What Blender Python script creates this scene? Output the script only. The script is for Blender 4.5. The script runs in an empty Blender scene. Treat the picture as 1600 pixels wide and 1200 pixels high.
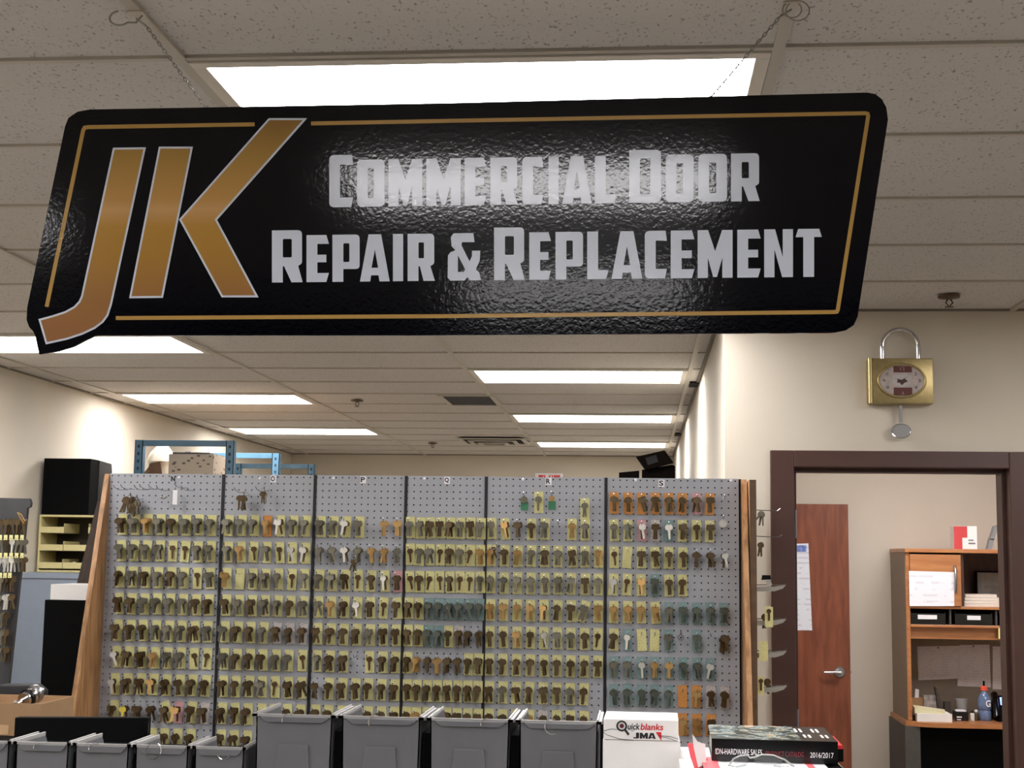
import bpy, bmesh, math, random
from mathutils import Vector, Matrix
from mathutils.geometry import tessellate_polygon
random.seed(7)
S = bpy.context.scene
COL = S.collection

# ------------------------------------------------------------------ camera
YAW, PITCH, ROLL, F, CZ = .09, .1204, .0138, 2222.4, 1.737
_cy, _sy, _cp, _sp = math.cos(YAW), math.sin(YAW), math.cos(PITCH), math.sin(PITCH)
FW = Vector((-_sy*_cp, _cy*_cp, _sp)); _rt = Vector((_cy, _sy, 0)); _up = _rt.cross(FW)
RT = _rt*math.cos(ROLL) + _up*math.sin(ROLL); UP = -_rt*math.sin(ROLL) + _up*math.cos(ROLL)
CAM = Vector((0, 0, CZ))
cd = bpy.data.cameras.new('camera'); cam = bpy.data.objects.new('camera', cd); COL.objects.link(cam)
cd.sensor_width = 36; cd.sensor_fit = 'HORIZONTAL'; cd.lens = F/1600*36; cd.clip_start = .05
m3 = Matrix((RT, UP, -FW)).transposed()
cam.matrix_world = Matrix.Translation(CAM) @ m3.to_4x4()
S.camera = cam
# ------------------------------------------------------------------ world, exposure
W = bpy.data.worlds.new('world'); S.world = W; W.use_nodes = True
W.node_tree.nodes['Background'].inputs[0].default_value = (.9, .95, 1, 1)
W.node_tree.nodes['Background'].inputs[1].default_value = .05
S.view_settings.view_transform = 'Standard'; S.view_settings.look = 'None'
S.view_settings.exposure = 1.5; S.view_settings.gamma = 1; S.view_settings.use_curve_mapping = False
PANEL_POWER = 7.0          # emission of the ceiling light lenses
PANEL_TINT = (1.0, .98, .985)

def ray(px, py): return FW + RT*((px-800)/F) + UP*((600-py)/F)
def aY(px, py, Y): d = ray(px, py); return CAM + d*(Y/d.y)
def aX(px, py, X): d = ray(px, py); return CAM + d*(X/d.x)
def aZ(px, py, Z): d = ray(px, py); return CAM + d*((Z-CZ)/d.z)

# ------------------------------------------------------------------ materials
def lin(c):
    o = []
    for v in c[:3]:
        v = v/255
        o.append(v/12.92 if v <= .04045 else ((v+.055)/1.055)**2.4)
    return (*o, 1)
MATS = {}
def mat(name, rgb, rough=.6, metal=0, spec=.5, var=0, vscale=20, bump=0, bscale=100, emit=None, estr=0, trans=0, coat=0, alpha=1):
    if name in MATS: return MATS[name]
    m = bpy.data.materials.new(name); m.use_nodes = True; nt = m.node_tree; b = nt.nodes['Principled BSDF']
    c = lin(rgb); b.inputs['Base Color'].default_value = c
    b.inputs['Roughness'].default_value = rough; b.inputs['Metallic'].default_value = metal
    b.inputs['Specular IOR Level'].default_value = spec
    b.inputs['Coat Weight'].default_value = coat
    if trans: b.inputs['Transmission Weight'].default_value = trans
    if alpha < 1: b.inputs['Alpha'].default_value = alpha
    tc = nt.nodes.new('ShaderNodeTexCoord')
    if var:
        n = nt.nodes.new('ShaderNodeTexNoise'); n.inputs['Scale'].default_value = vscale; n.inputs['Detail'].default_value = 4
        nt.links.new(tc.outputs['Object'], n.inputs['Vector'])
        r = nt.nodes.new('ShaderNodeValToRGB'); r.color_ramp.elements[0].position = .3; r.color_ramp.elements[1].position = .7
        r.color_ramp.elements[0].color = (*[max(0, v*(1-var)) for v in c[:3]], 1)
        r.color_ramp.elements[1].color = (*[min(1, v*(1+var)) for v in c[:3]], 1)
        nt.links.new(n.outputs['Fac'], r.inputs['Fac']); nt.links.new(r.outputs['Color'], b.inputs['Base Color'])
    if bump:
        n = nt.nodes.new('ShaderNodeTexNoise'); n.inputs['Scale'].default_value = bscale; n.inputs['Detail'].default_value = 2
        nt.links.new(tc.outputs['Object'], n.inputs['Vector'])
        bp = nt.nodes.new('ShaderNodeBump'); bp.inputs['Strength'].default_value = 1; bp.inputs['Distance'].default_value = bump
        nt.links.new(n.outputs['Fac'], bp.inputs['Height']); nt.links.new(bp.outputs['Normal'], b.inputs['Normal'])
    if emit:
        b.inputs['Emission Color'].default_value = (*emit, 1); b.inputs['Emission Strength'].default_value = estr
    MATS[name] = m; return m

def wood(name, c1, c2, rough=.45, axis='Z', scale=8, coat=0):
    m = bpy.data.materials.new(name); m.use_nodes = True; nt = m.node_tree; b = nt.nodes['Principled BSDF']
    b.inputs['Roughness'].default_value = rough; b.inputs['Coat Weight'].default_value = coat
    tc = nt.nodes.new('ShaderNodeTexCoord'); mp = nt.nodes.new('ShaderNodeMapping')
    sc = {'Z': (6, 6, .7), 'X': (.7, 6, 6), 'Y': (6, .7, 6)}[axis]
    mp.inputs['Scale'].default_value = sc
    n = nt.nodes.new('ShaderNodeTexNoise'); n.inputs['Scale'].default_value = scale; n.inputs['Detail'].default_value = 6; n.inputs['Distortion'].default_value = .6
    r = nt.nodes.new('ShaderNodeValToRGB'); r.color_ramp.elements[0].position = .35; r.color_ramp.elements[1].position = .68
    r.color_ramp.elements[0].color = lin(c1); r.color_ramp.elements[1].color = lin(c2)
    L = nt.links.new
    L(tc.outputs['Object'], mp.inputs['Vector']); L(mp.outputs['Vector'], n.inputs['Vector']); L(n.outputs['Fac'], r.inputs['Fac']); L(r.outputs['Color'], b.inputs['Base Color'])
    MATS[name] = m; return m

def tile_mat():
    m = bpy.data.materials.new('ceiling_tile'); m.use_nodes = True; nt = m.node_tree; b = nt.nodes['Principled BSDF']; L = nt.links.new
    b.inputs['Roughness'].default_value = .95; b.inputs['Specular IOR Level'].default_value = .1
    tc = nt.nodes.new('ShaderNodeTexCoord'); n = nt.nodes.new('ShaderNodeTexNoise'); n.inputs['Scale'].default_value = 130; n.inputs['Detail'].default_value = 3
    mp = nt.nodes.new('ShaderNodeMapping'); mp.inputs['Scale'].default_value = (1, .55, 1)
    L(tc.outputs['Object'], mp.inputs['Vector']); L(mp.outputs['Vector'], n.inputs['Vector'])
    r = nt.nodes.new('ShaderNodeValToRGB'); e = r.color_ramp.elements
    e[0].position = .30; e[0].color = lin((148, 144, 140)); e[1].position = .40; e[1].color = lin((204, 200, 195))
    L(n.outputs['Fac'], r.inputs['Fac']); L(r.outputs['Color'], b.inputs['Base Color'])
    n2 = nt.nodes.new('ShaderNodeTexNoise'); n2.inputs['Scale'].default_value = 300; L(tc.outputs['Object'], n2.inputs['Vector'])
    bp = nt.nodes.new('ShaderNodeBump'); bp.inputs['Strength'].default_value = .35; bp.inputs['Distance'].default_value = .003
    L(n2.outputs['Fac'], bp.inputs['Height']); L(bp.outputs['Normal'], b.inputs['Normal'])
    return m

def printed(name, base, ink, rows=90, cover=.5, axis=2, rough=.7, dens=28):
    """paper with faint rows of print"""
    m = bpy.data.materials.new(name); m.use_nodes = True; nt = m.node_tree; b = nt.nodes['Principled BSDF']; L = nt.links.new
    b.inputs['Roughness'].default_value = rough
    tc = nt.nodes.new('ShaderNodeTexCoord'); sp = nt.nodes.new('ShaderNodeSeparateXYZ'); L(tc.outputs['Object'], sp.inputs[0])
    mu = nt.nodes.new('ShaderNodeMath'); mu.operation = 'MULTIPLY'; mu.inputs[1].default_value = rows; L(sp.outputs[axis], mu.inputs[0])
    fr = nt.nodes.new('ShaderNodeMath'); fr.operation = 'FRACT'; L(mu.outputs[0], fr.inputs[0])
    lt = nt.nodes.new('ShaderNodeMath'); lt.operation = 'LESS_THAN'; lt.inputs[1].default_value = .35; L(fr.outputs[0], lt.inputs[0])
    n = nt.nodes.new('ShaderNodeTexNoise'); n.inputs['Scale'].default_value = dens; n.inputs['Detail'].default_value = 3; L(tc.outputs['Object'], n.inputs['Vector'])
    gt = nt.nodes.new('ShaderNodeMath'); gt.operation = 'GREATER_THAN'; gt.inputs[1].default_value = cover; L(n.outputs['Fac'], gt.inputs[0])
    an = nt.nodes.new('ShaderNodeMath'); an.operation = 'MULTIPLY'; L(lt.outputs[0], an.inputs[0]); L(gt.outputs[0], an.inputs[1])
    mx = nt.nodes.new('ShaderNodeMix'); mx.data_type = 'RGBA'; L(an.outputs[0], mx.inputs['Factor'])
    mx.inputs['A'].default_value = lin(base); mx.inputs['B'].default_value = lin(ink)
    L(mx.outputs['Result'], b.inputs['Base Color']); MATS[name] = m; return m

def peel(name, rgb, ramp=None, z0=0, z1=1, rough=.09):
    """glossy printed film with an orange peel surface; optional printed vertical gradient"""
    m = bpy.data.materials.new(name); m.use_nodes = True; nt = m.node_tree; b = nt.nodes['Principled BSDF']; L = nt.links.new
    b.inputs['Base Color'].default_value = lin(rgb); b.inputs['Roughness'].default_value = rough; b.inputs['Specular IOR Level'].default_value = .4
    tc = nt.nodes.new('ShaderNodeTexCoord')
    n = nt.nodes.new('ShaderNodeTexNoise'); n.inputs['Scale'].default_value = 125; n.inputs['Detail'].default_value = 1.5; n.inputs['Roughness'].default_value = .6
    L(tc.outputs['Object'], n.inputs['Vector'])
    bp = nt.nodes.new('ShaderNodeBump'); bp.inputs['Strength'].default_value = 1; bp.inputs['Distance'].default_value = PEEL
    L(n.outputs['Fac'], bp.inputs['Height']); L(bp.outputs['Normal'], b.inputs['Normal'])
    if ramp:
        sp = nt.nodes.new('ShaderNodeSeparateXYZ'); L(tc.outputs['Object'], sp.inputs[0])
        mr = nt.nodes.new('ShaderNodeMapRange'); mr.inputs['From Min'].default_value = z0; mr.inputs['From Max'].default_value = z1
        L(sp.outputs[2], mr.inputs['Value'])
        r = nt.nodes.new('ShaderNodeValToRGB'); el = r.color_ramp.elements
        while len(el) > 1: el.remove(el[-1])
        for i, (p, c) in enumerate(ramp):
            e = el[0] if i == 0 else el.new(p)
            e.position = p; e.color = lin(c)
        L(mr.outputs[0], r.inputs['Fac']); L(r.outputs['Color'], b.inputs['Base Color'])
    return m
PEEL = .00017

# ------------------------------------------------------------------ mesh helpers
class MB:
    def __init__(s): s.v = []; s.f = []
    def add(s, vs, fs):
        n = len(s.v); s.v += [tuple(v) for v in vs]; s.f += [tuple(i+n for i in f) for f in fs]; return s
    def box(s, x0, x1, y0, y1, z0, z1):
        x0, x1 = sorted((x0, x1)); y0, y1 = sorted((y0, y1)); z0, z1 = sorted((z0, z1))
        return s.add([(x0,y0,z0),(x1,y0,z0),(x1,y1,z0),(x0,y1,z0),(x0,y0,z1),(x1,y0,z1),(x1,y1,z1),(x0,y1,z1)],
                     [(0,3,2,1),(4,5,6,7),(0,1,5,4),(1,2,6,5),(2,3,7,6),(3,0,4,7)])
    def hexa(s, p):   # 8 points: bottom 4 then top 4, counter-clockwise from above
        return s.add(p, [(0,3,2,1),(4,5,6,7),(0,1,5,4),(1,2,6,5),(2,3,7,6),(3,0,4,7)])
    def prism(s, poly, fn, d0, d1):
        """poly: 2D points; fn(a,b,d) -> 3D"""
        n = len(poly); vs = [fn(a, b, d0) for a, b in poly] + [fn(a, b, d1) for a, b in poly]
        tri = tessellate_polygon([[Vector((a, b, 0)) for a, b in poly]])
        fs = [tuple(t) for t in tri] + [tuple(reversed([i+n for i in t])) for t in tri]
        fs += [(i, (i+1) % n, (i+1) % n+n, i+n) for i in range(n)]
        return s.add(vs, fs)
    def plate(s, loops, fn, d):
        pts = [p for l in loops for p in l]
        tri = tessellate_polygon([[Vector((a, b, 0)) for a, b in l] for l in loops])
        return s.add([fn(a, b, d) for a, b in pts], [tuple(t) for t in tri])
    def tube(s, pts, r, n=8, cap=True, closed=False):
        pts = [Vector(p) for p in pts]; rings = []; N = len(pts); prev = None
        for i, p in enumerate(pts):
            if closed: t = pts[(i+1) % N]-pts[i-1]
            else: t = pts[min(i+1, N-1)]-pts[max(i-1, 0)]
            t.normalize()
            if prev is None:
                a = t.orthogonal().normalized()
            else:
                a = (prev - t*prev.dot(t)); a = a.normalized() if a.length > 1e-6 else t.orthogonal().normalized()
            prev = a; b = t.cross(a); rr = r[i] if isinstance(r, (list, tuple)) else r
            rings.append([p + (a*math.cos(2*math.pi*k/n) + b*math.sin(2*math.pi*k/n))*rr for k in range(n)])
        vs = [v for q in rings for v in q]; fs = []
        for i in range(N if closed else N-1):
            j = (i+1) % N
            for k in range(n): fs.append((i*n+k, i*n+(k+1) % n, j*n+(k+1) % n, j*n+k))
        if cap and not closed: fs.append(tuple(reversed(range(n)))); fs.append(tuple((N-1)*n+k for k in range(n)))
        return s.add(vs, fs)
    def lathe(s, prof, c, axis='Z', n=24):
        """prof: (r, h) along axis from c"""
        vs = []
        for r_, h in prof:
            for k in range(n):
                a = 2*math.pi*k/n; x, y = r_*math.cos(a), r_*math.sin(a)
                vs.append({'Z': (c[0]+x, c[1]+y, c[2]+h), 'Y': (c[0]+x, c[1]+h, c[2]+y), 'X': (c[0]+h, c[1]+x, c[2]+y)}[axis])
        fs = []
        for i in range(len(prof)-1):
            for k in range(n): fs.append((i*n+k, i*n+(k+1) % n, (i+1)*n+(k+1) % n, (i+1)*n+k))
        fs.append(tuple(reversed(range(n)))); fs.append(tuple((len(prof)-1)*n+k for k in range(n)))
        return s.add(vs, fs)

def sub(v, o): return (v[0]-o[0], v[1]-o[1], v[2]-o[2])
def obj(name, mb, m, parent=None, loc=None, bev=0, smooth=False, fix=True, seg=2):
    """one mesh object; vertices given in world space; parts share their thing's origin"""
    o0 = parent['_o'] if parent is not None else (loc or (0, 0, 0))
    me = bpy.data.meshes.new(name); me.from_pydata([sub(v, o0) for v in mb.v], [], mb.f); me.validate()
    if fix or bev:
        bm = bmesh.new(); bm.from_mesh(me)
        bmesh.ops.remove_doubles(bm, verts=bm.verts, dist=1e-6) if fix == 2 else None
        if fix: bmesh.ops.recalc_face_normals(bm, faces=bm.faces)
        if bev:
            es = [e for e in bm.edges if len(e.link_faces) == 2 and e.calc_face_angle(0) > .6]
            bmesh.ops.bevel(bm, geom=es, offset=bev, segments=seg, profile=.6, affect='EDGES', clamp_overlap=True)
        bm.to_mesh(me); bm.free()
    for p in me.polygons: p.use_smooth = smooth
    if smooth:
        try: me.set_sharp_from_angle(angle=.7)
        except Exception: pass
    me.materials.append(m)
    o = bpy.data.objects.new(name, me); COL.objects.link(o)
    if parent is not None: o.parent = parent
    else: o.location = o0
    o['_o'] = tuple(float(q) for q in o0)
    return o
def tag(o, label=None, cat=None, group=None, kind=None):
    if label: o['label'] = label
    if cat: o['category'] = cat
    if group: o['group'] = group
    if kind: o['kind'] = kind
    return o
def thing(name, loc, label, cat, group=None):
    o = bpy.data.objects.new(name, None); COL.objects.link(o); o.location = loc; o.empty_display_size = .05
    o['_o'] = tuple(float(q) for q in loc); return tag(o, label, cat, group)
def struct(name, mb, m, parent=None, **k):
    o = obj(name, mb, m, parent, **k)
    if parent is None: o['kind'] = 'structure'
    return o
def text_mb(s, x0, x1, z0, z1, y, bold=.0, shear=0):
    """text filling the given rectangle in a plane y = const facing the camera"""
    cu = bpy.data.curves.new('t', 'FONT'); cu.body = s; cu.offset = bold; cu.resolution_u = 4; cu.shear = shear
    ob = bpy.data.objects.new('t', cu); COL.objects.link(ob)
    bpy.context.view_layer.update()
    me = bpy.data.meshes.new_from_object(ob.evaluated_get(bpy.context.evaluated_depsgraph_get()))
    bpy.data.objects.remove(ob); bpy.data.curves.remove(cu)
    xs = [v.co.x for v in me.vertices]; ys = [v.co.y for v in me.vertices]
    a, b, c, d = min(xs), max(xs), min(ys), max(ys)
    mb = MB(); mb.add([(x0+(v.co.x-a)/(b-a)*(x1-x0), y, z0+(v.co.y-c)/(d-c)*(z1-z0)) for v in me.vertices], [tuple(p.vertices) for p in me.polygons])
    bpy.data.meshes.remove(me); return mb
def arc(cx, cy, r, a0, a1, n=8):
    return [(cx+r*math.cos(math.radians(a0+(a1-a0)*i/n)), cy+r*math.sin(math.radians(a0+(a1-a0)*i/n))) for i in range(n+1)]
def rrect(x0, x1, y0, y1, r, n=5):
    return arc(x1-r, y1-r, r, 0, 90, n)+arc(x0+r, y1-r, r, 90, 180, n)+arc(x0+r, y0+r, r, 180, 270, n)+arc(x1-r, y0+r, r, 270, 360, n)
XZ = lambda a, b, d: (a, d, b)
YZ = lambda a, b, d: (d, a, b)
XY = lambda a, b, d: (a, b, d)

# ------------------------------------------------------------------ palette
M_wall = mat('wall_paint', (206, 197, 181), .85, spec=.2, var=.02, vscale=3, bump=.0006, bscale=160)
M_wall2 = mat('office_wall_paint', (210, 198, 184), .85, spec=.2, var=.02, vscale=3, bump=.0006, bscale=160)
M_tile = tile_mat()
M_tee = mat('ceiling_tee', (186, 180, 168), .5, var=.02)
M_floor = mat('floor_vinyl', (120, 112, 104), .5, var=.12, vscale=6)
M_lens = mat('light_lens', (250, 250, 250), .4, emit=PANEL_TINT, estr=PANEL_POWER)
M_ltframe = mat('light_frame', (215, 208, 196), .5)
M_black = mat('black_satin', (3, 3, 4), .75, spec=.1, var=.2)
M_blackgloss = mat('black_gloss', (5, 5, 6), .25)
M_darkgap = mat('dark_gap', (8, 8, 8), .9)
M_oak = wood('oak_veneer', (148, 104, 64), (196, 150, 102), .5)
M_oak2 = wood('pine_edge', (172, 118, 72), (222, 172, 118), .6)
M_frame = mat('door_frame_brown', (72, 44, 36), .45, var=.08, vscale=5)
M_cherry = wood('cherry_door', (116, 60, 40), (142, 80, 54), .38, coat=.2, scale=5)
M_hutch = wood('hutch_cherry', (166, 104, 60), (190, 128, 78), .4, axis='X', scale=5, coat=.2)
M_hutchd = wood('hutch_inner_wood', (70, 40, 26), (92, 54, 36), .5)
M_slate = mat('slate_laminate', (74, 70, 66), .6, var=.1)
M_peg = mat('pegboard_grey', (166, 168, 174), .62, var=.03, vscale=2)
M_holeshade = mat('hole_shade_dark', (14, 13, 12), .9)
M_strip = mat('black_trim_strip', (10, 10, 12), .5)
M_wire = mat('hook_wire', (170, 170, 172), .22, metal=1)
M_chrome = mat('chrome', (225, 225, 228), .08, metal=1)
M_steel = mat('brushed_steel', (170, 170, 172), .32, metal=1)
M_gold = mat('brushed_gold', (172, 154, 108), .36, metal=.85, var=.08, vscale=60)
M_bin = mat('grey_bin_plastic', (102, 102, 106), .36, var=.04)
M_white = mat('white_card', (232, 230, 228), .55, var=.02)
M_paper = mat('white_paper', (236, 234, 236), .7)
M_text = mat('black_print', (18, 18, 20), .6)
M_red = mat('red_print', (206, 34, 44), .5)
M_pink = mat('pink_red_print', (236, 92, 100), .5)
M_blue = mat('blue_rack_paint', (64, 104, 128), .45, var=.12, vscale=12)
M_beige = mat('beige_plastic', (206, 194, 140), .5, var=.04)
M_cabinet = mat('blue_grey_cabinet', (122, 132, 146), .45, var=.03)
M_carton = mat('brown_carton', (156, 124, 90), .8, var=.05)
M_vent = mat('vent_grey', (120, 120, 118), .5)

# ================================================================== structure
CEIL = 2.743; TILE = 2.7515
TX = [-.9453+1.2192*k for k in range(-2, 5)]
R0 = 2.7613; PIT = .6096
XL, XR, YB, YF, YP = -3.553, 4.4, 14.3, -5.9, 5.81   # left wall, right wall, back wall, wall behind camera, partition with door
PX = .345                                           # side face of the partition
struct('floor', MB().box(XL-.1, XR+.1, YF-.1, YB+.1, -.1, 0), M_floor)
struct('ceiling', MB().box(XL-.1, XR+.1, YF-.1, YB+.1, TILE, TILE+.1), M_tile)
struct('wall_left', MB().box(XL-.1, XL, YF, YB, 0, TILE), M_wall)
struct('wall_back', MB().box(XL, PX, YB, YB+.1, 0, TILE), M_wall)
struct('wall_behind', MB().box(XL, XR, YF-.1, YF, 0, TILE), mat('dark_rear_wall', (70, 66, 62), .8))
struct('wall_right', MB().box(XR, XR+.1, YF, 9.7, 0, TILE), M_wall)
DX0, DX1, DZ = .526, 1.55, 2.175
w = MB(); w.box(PX, DX0+.02, YP, YP+.12, 0, TILE); w.box(DX1-.02, XR, YP, YP+.12, 0, TILE); w.box(DX0+.02, DX1-.02, YP, YP+.12, DZ-.02, TILE)
w.box(PX, PX+.12, YP+.12, YB, 0, TILE)
o = struct('wall_partition', w, M_wall)
struct('wall_office', MB().box(PX+.12, XR, 9.55, 9.67, 0, TILE), M_wall2)
# ceiling grid of tees
g = MB()
for x in [TX[0]-1.2192*0] + TX[1:]:
    if x > XR: continue
    if x > PX: g.box(x-.012, x+.012, YF, YP, CEIL, TILE+.001)
    else: g.box(x-.012, x+.012, YF, YB, CEIL, TILE+.001)
ks = range(-14, 19)
for k in ks:
    y = R0+PIT*k
    xr = XR if y < YP-.02 else PX
    g.box(XL, xr, y-.009, y+.009, CEIL+.0015, TILE+.001)
struct('ceiling_grid', g, M_tee)
wa = MB()   # wall angle mouldings
wa.box(XL, XL+.02, YF, YB, CEIL+.001, TILE); wa.box(PX, XR, YP-.02, YP, CEIL+.001, TILE); wa.box(PX-.018, PX, YP, YB, CEIL+.001, TILE); wa.box(XL, PX, YB-.02, YB, CEIL+.001, TILE)
struct('trim_1', wa, mat('wall_angle', (120, 112, 102), .6))
gb = MB()
for (px, py) in ((1078, 601), (1056, 679)):
    p = aZ(px, py, CEIL); gb.box(.29, PX-.002, p.y-.10, p.y+.10, CEIL-.004, TILE-.001)
struct('ceiling_gap', gb, M_darkgap)  # black boxes stand in for the dark of missing tile strips

# ------------------------------------------------------------------ ceiling lights
def troffer(k, row, label, office=None):
    if office: x0, x1, y0, y1 = office
    else: x0, x1 = TX[0]+1.2192*(k+2), TX[0]+1.2192*(k+3); y0, y1 = R0+PIT*row, R0+PIT*(row+1)
    x0 += .013; x1 -= .013; y0 += .011; y1 -= .011
    t = thing('ceiling_light', ((x0+x1)/2, (y0+y1)/2, CEIL), label, 'ceiling light', 'fluorescent ceiling lights')
    f = MB(); b = .03
    for a in ((x0, x1, y0, y0+b), (x0, x1, y1-b, y1), (x0, x0+b, y0+b, y1-b), (x1-b, x1, y0+b, y1-b)): f.box(*a, CEIL-.003, TILE)
    obj('frame', f, M_ltframe, t, bev=.002)
    obj('lens', MB().box(x0+b, x1-b, y0+b, y1-b, CEIL+.003, TILE), M_lens, t)
troffer(0, 0, 'large bright rectangular ceiling light right above the hanging black sign')
troffer(0, 4, 'bright rectangular ceiling light hidden behind the hanging black sign')
troffer(0, 8, 'bright rectangular ceiling light in the right row, first below the black sign')
troffer(0, 12, 'bright rectangular ceiling light in the right row, second below the black sign')
troffer(0, 16, 'bright rectangular ceiling light in the right row, nearest the far wall')
troffer(-2, 6, 'bright rectangular ceiling light at the left edge, partly behind the sign corner')
troffer(-2, 10, 'bright rectangular ceiling light in the left row, middle one, above the blue rack')
troffer(-2, 14, 'bright rectangular ceiling light in the left row, farthest away')
for (k, r, s) in ((-2, 2, 'left of the sign, outside the picture'), (0, -4, 'just behind the viewpoint'), (0, -9, 'second behind the viewpoint'),
                  (-2, -2, 'left of the viewpoint'), (-2, -5, 'left, behind the viewpoint'), (2, 2, 'right of the sign, outside the picture'), (2, -2, 'right of the viewpoint'), (2, -6, 'right, behind the viewpoint')):
    troffer(k, r, 'bright rectangular ceiling light '+s)
troffer(0, 0, 'added unseen light brightening the office, nearer its back wall', office=(1.0, 2.22, 7.75, 8.36))  # out of view, added to light the office
troffer(0, 0, 'added unseen light brightening the office, right of the doorway', office=(2.2, 3.42, 6.53, 7.14))  # second unseen light, added to raise the office brightness

# ------------------------------------------------------------------ vents and sprinklers
p0 = aZ(700, 617, CEIL); p1 = aZ(770, 632, CEIL)
p1 = Vector((p0.x+.36, p0.y+.56, CEIL)) if False else p1
c = (aZ(735, 625, CEIL))
t = thing('return_vent', (c.x, c.y, CEIL), 'dark grey square air return grille in the ceiling left of the right light row', 'vent')
x0, x1 = c.x-.15, c.x+.15; y0, y1 = c.y-.27, c.y+.27
f = MB(); f.box(x0-.03, x0, y0, y1, CEIL-.008, CEIL+.003); f.box(x1, x1+.03, y0, y1, CEIL-.008, CEIL+.003); f.box(x0-.03, x1+.03, y0-.02, y0, CEIL-.008, CEIL+.003); f.box(x0-.03, x1+.03, y1, y1+.02, CEIL-.008, CEIL+.003)
obj('frame', f, M_tee, t)
s = MB()
for i in range(22): a = y0+(y1-y0)*i/22; s.box(x0, x1, a, a+.006, CEIL-.006, CEIL+.002)
s.box(x0, x1, y0, y1, CEIL+.002, CEIL+.006)
obj('grille', s, mat('grille_dark', (84, 84, 84), .6), t)
c = aZ(772, 688, CEIL)
t = thing('air_diffuser', (c.x, c.y, CEIL), 'stepped square air diffuser in the ceiling near the far right light', 'vent')
for i, hw in enumerate((.29, .21, .13)):
    f = MB(); z = CEIL-.004-.012*i; b = .035
    for a in ((-hw, hw, -hw, -hw+b), (-hw, hw, hw-b, hw), (-hw, -hw+b, -hw+b, hw-b), (hw-b, hw, -hw+b, hw-b)):
        f.box(c.x+a[0], c.x+a[1], c.y+a[2], c.y+a[3], z-.01, z)
    obj('louvre', f, M_tee, t, bev=.003)
obj('backing', MB().box(c.x-.28, c.x+.28, c.y-.28, c.y+.28, CEIL-.003, CEIL), M_darkgap, t)
def sprinkler(px, py, label):
    c = aZ(px, py, CEIL-.01)
    t = thing('sprinkler_head', (c.x, c.y, CEIL), label, 'sprinkler', 'ceiling sprinklers')
    m = mat('sprinkler_brass', (92, 72, 50), .4, metal=.6)
    obj('escutcheon', MB().lathe([(.012, -.012), (.04, -.006), (.042, 0)], (c.x, c.y, CEIL)), m, t, smooth=True)
    obj('frame', MB().tube([(c.x-.004, c.y, CEIL-.01), (c.x-.013, c.y, CEIL-.025), (c.x, c.y, CEIL-.04), (c.x+.013, c.y, CEIL-.025), (c.x+.004, c.y, CEIL-.01)], .003), m, t)
    obj('deflector', MB().lathe([(.016, -.043), (.018, -.041), (.003, -.038)], (c.x, c.y, CEIL)), m, t)
sprinkler(1483, 467, 'small dark sprinkler head in the ceiling above the padlock clock')
sprinkler(558, 628, 'small sprinkler head in the ceiling between the two light rows')
sprinkler(676, 694, 'small sprinkler head in the ceiling close to the far wall')

# ------------------------------------------------------------------ doorway with brown frame
t = struct('door_1', (lambda m: m)(MB().box(DX0, .62, YP-.022, YP+.14, 0, DZ).box(1.462, DX1, YP-.022, YP+.14, 0, DZ).box(.62, 1.462, YP-.022, YP+.14, 2.108, DZ)), M_frame, bev=.004)
st = MB().box(.62, .635, YP+.05, YP+.14, 0, 2.093).box(1.447, 1.462, YP+.05, YP+.14, 0, 2.093).box(.62, 1.462, YP+.05, YP+.14, 2.093, 2.108)
obj('door_stop', st, M_frame, t)
for (ya, yb) in ((797, 841), (1107, 1150)):
    za, zb = aY(1232, ya, YP+.03).z, aY(1232, yb, YP+.03).z
    h = MB().box(.6205, .6235, YP+.004, YP+.046, zb, za); h.tube([(.626, YP-.0, zb), (.626, YP-.0, za)], .004)
    obj('hinge', h, mat('hinge_steel', (120, 126, 138), .45, metal=.2), t)

# ================================================================== the hanging sign
SY = 2.5; TILT = math.radians(2.35)
_P0 = aY(700, 340, SY)                        # the sign leans forward a little about this height
_n = Vector((0, -math.cos(TILT), -math.sin(TILT)))
def on_sign(px, py, d=0):
    r_ = ray(px, py); P = CAM + r_*((_P0-CAM).dot(_n)/r_.dot(_n))
    return P + _n*d
SG = lambda a, b, d: on_sign(a, b, d)
sc_ = on_sign(720, 340)
sign = thing('hanging_sign', tuple(sc_), 'large black hanging sign with gold JK monogram and Commercial Door Repair & Replacement', 'sign')
outl = [(140,171),(700,161),(1355,144.5),(1368,147),(1378,155),(1385,168),(1387.5,187),(1340,495),(1334,508),(1322,516),(1305,519.5),(1295,520),(650,524),
        (150,524),(133,532),(115,541.5),(90,549),(61,553.5),(58,540),(55,525),(52,518),(45.5,511),(41.5,500),(42.5,480),(101.5,197.7),(107,184),(121,174.5)]
M_signblk = peel('sign_black', (1, 2, 8), rough=.10); M_signwht = peel('sign_white', (206, 213, 226), rough=.14)
M_signgold = peel('sign_gold_line', (176, 140, 78), rough=.14)
zt, zb_ = on_sign(300, 190).z-sc_.z, on_sign(300, 520).z-sc_.z
GOLD = [(0, (146, 102, 66)), (.18, (152, 110, 64)), (.36, (168, 126, 58)), (.50, (176, 134, 62)), (.58, (198, 154, 102)), (.63, (186, 142, 82)), (.80, (168, 132, 68)), (1, (142, 108, 56))]
M_signgrad = peel('sign_gold_gradient', (176, 130, 48), ramp=GOLD, z0=zb_, z1=zt, rough=.14)
obj('panel', MB().prism(outl, SG, 0, -.008), M_signblk, sign)
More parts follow.
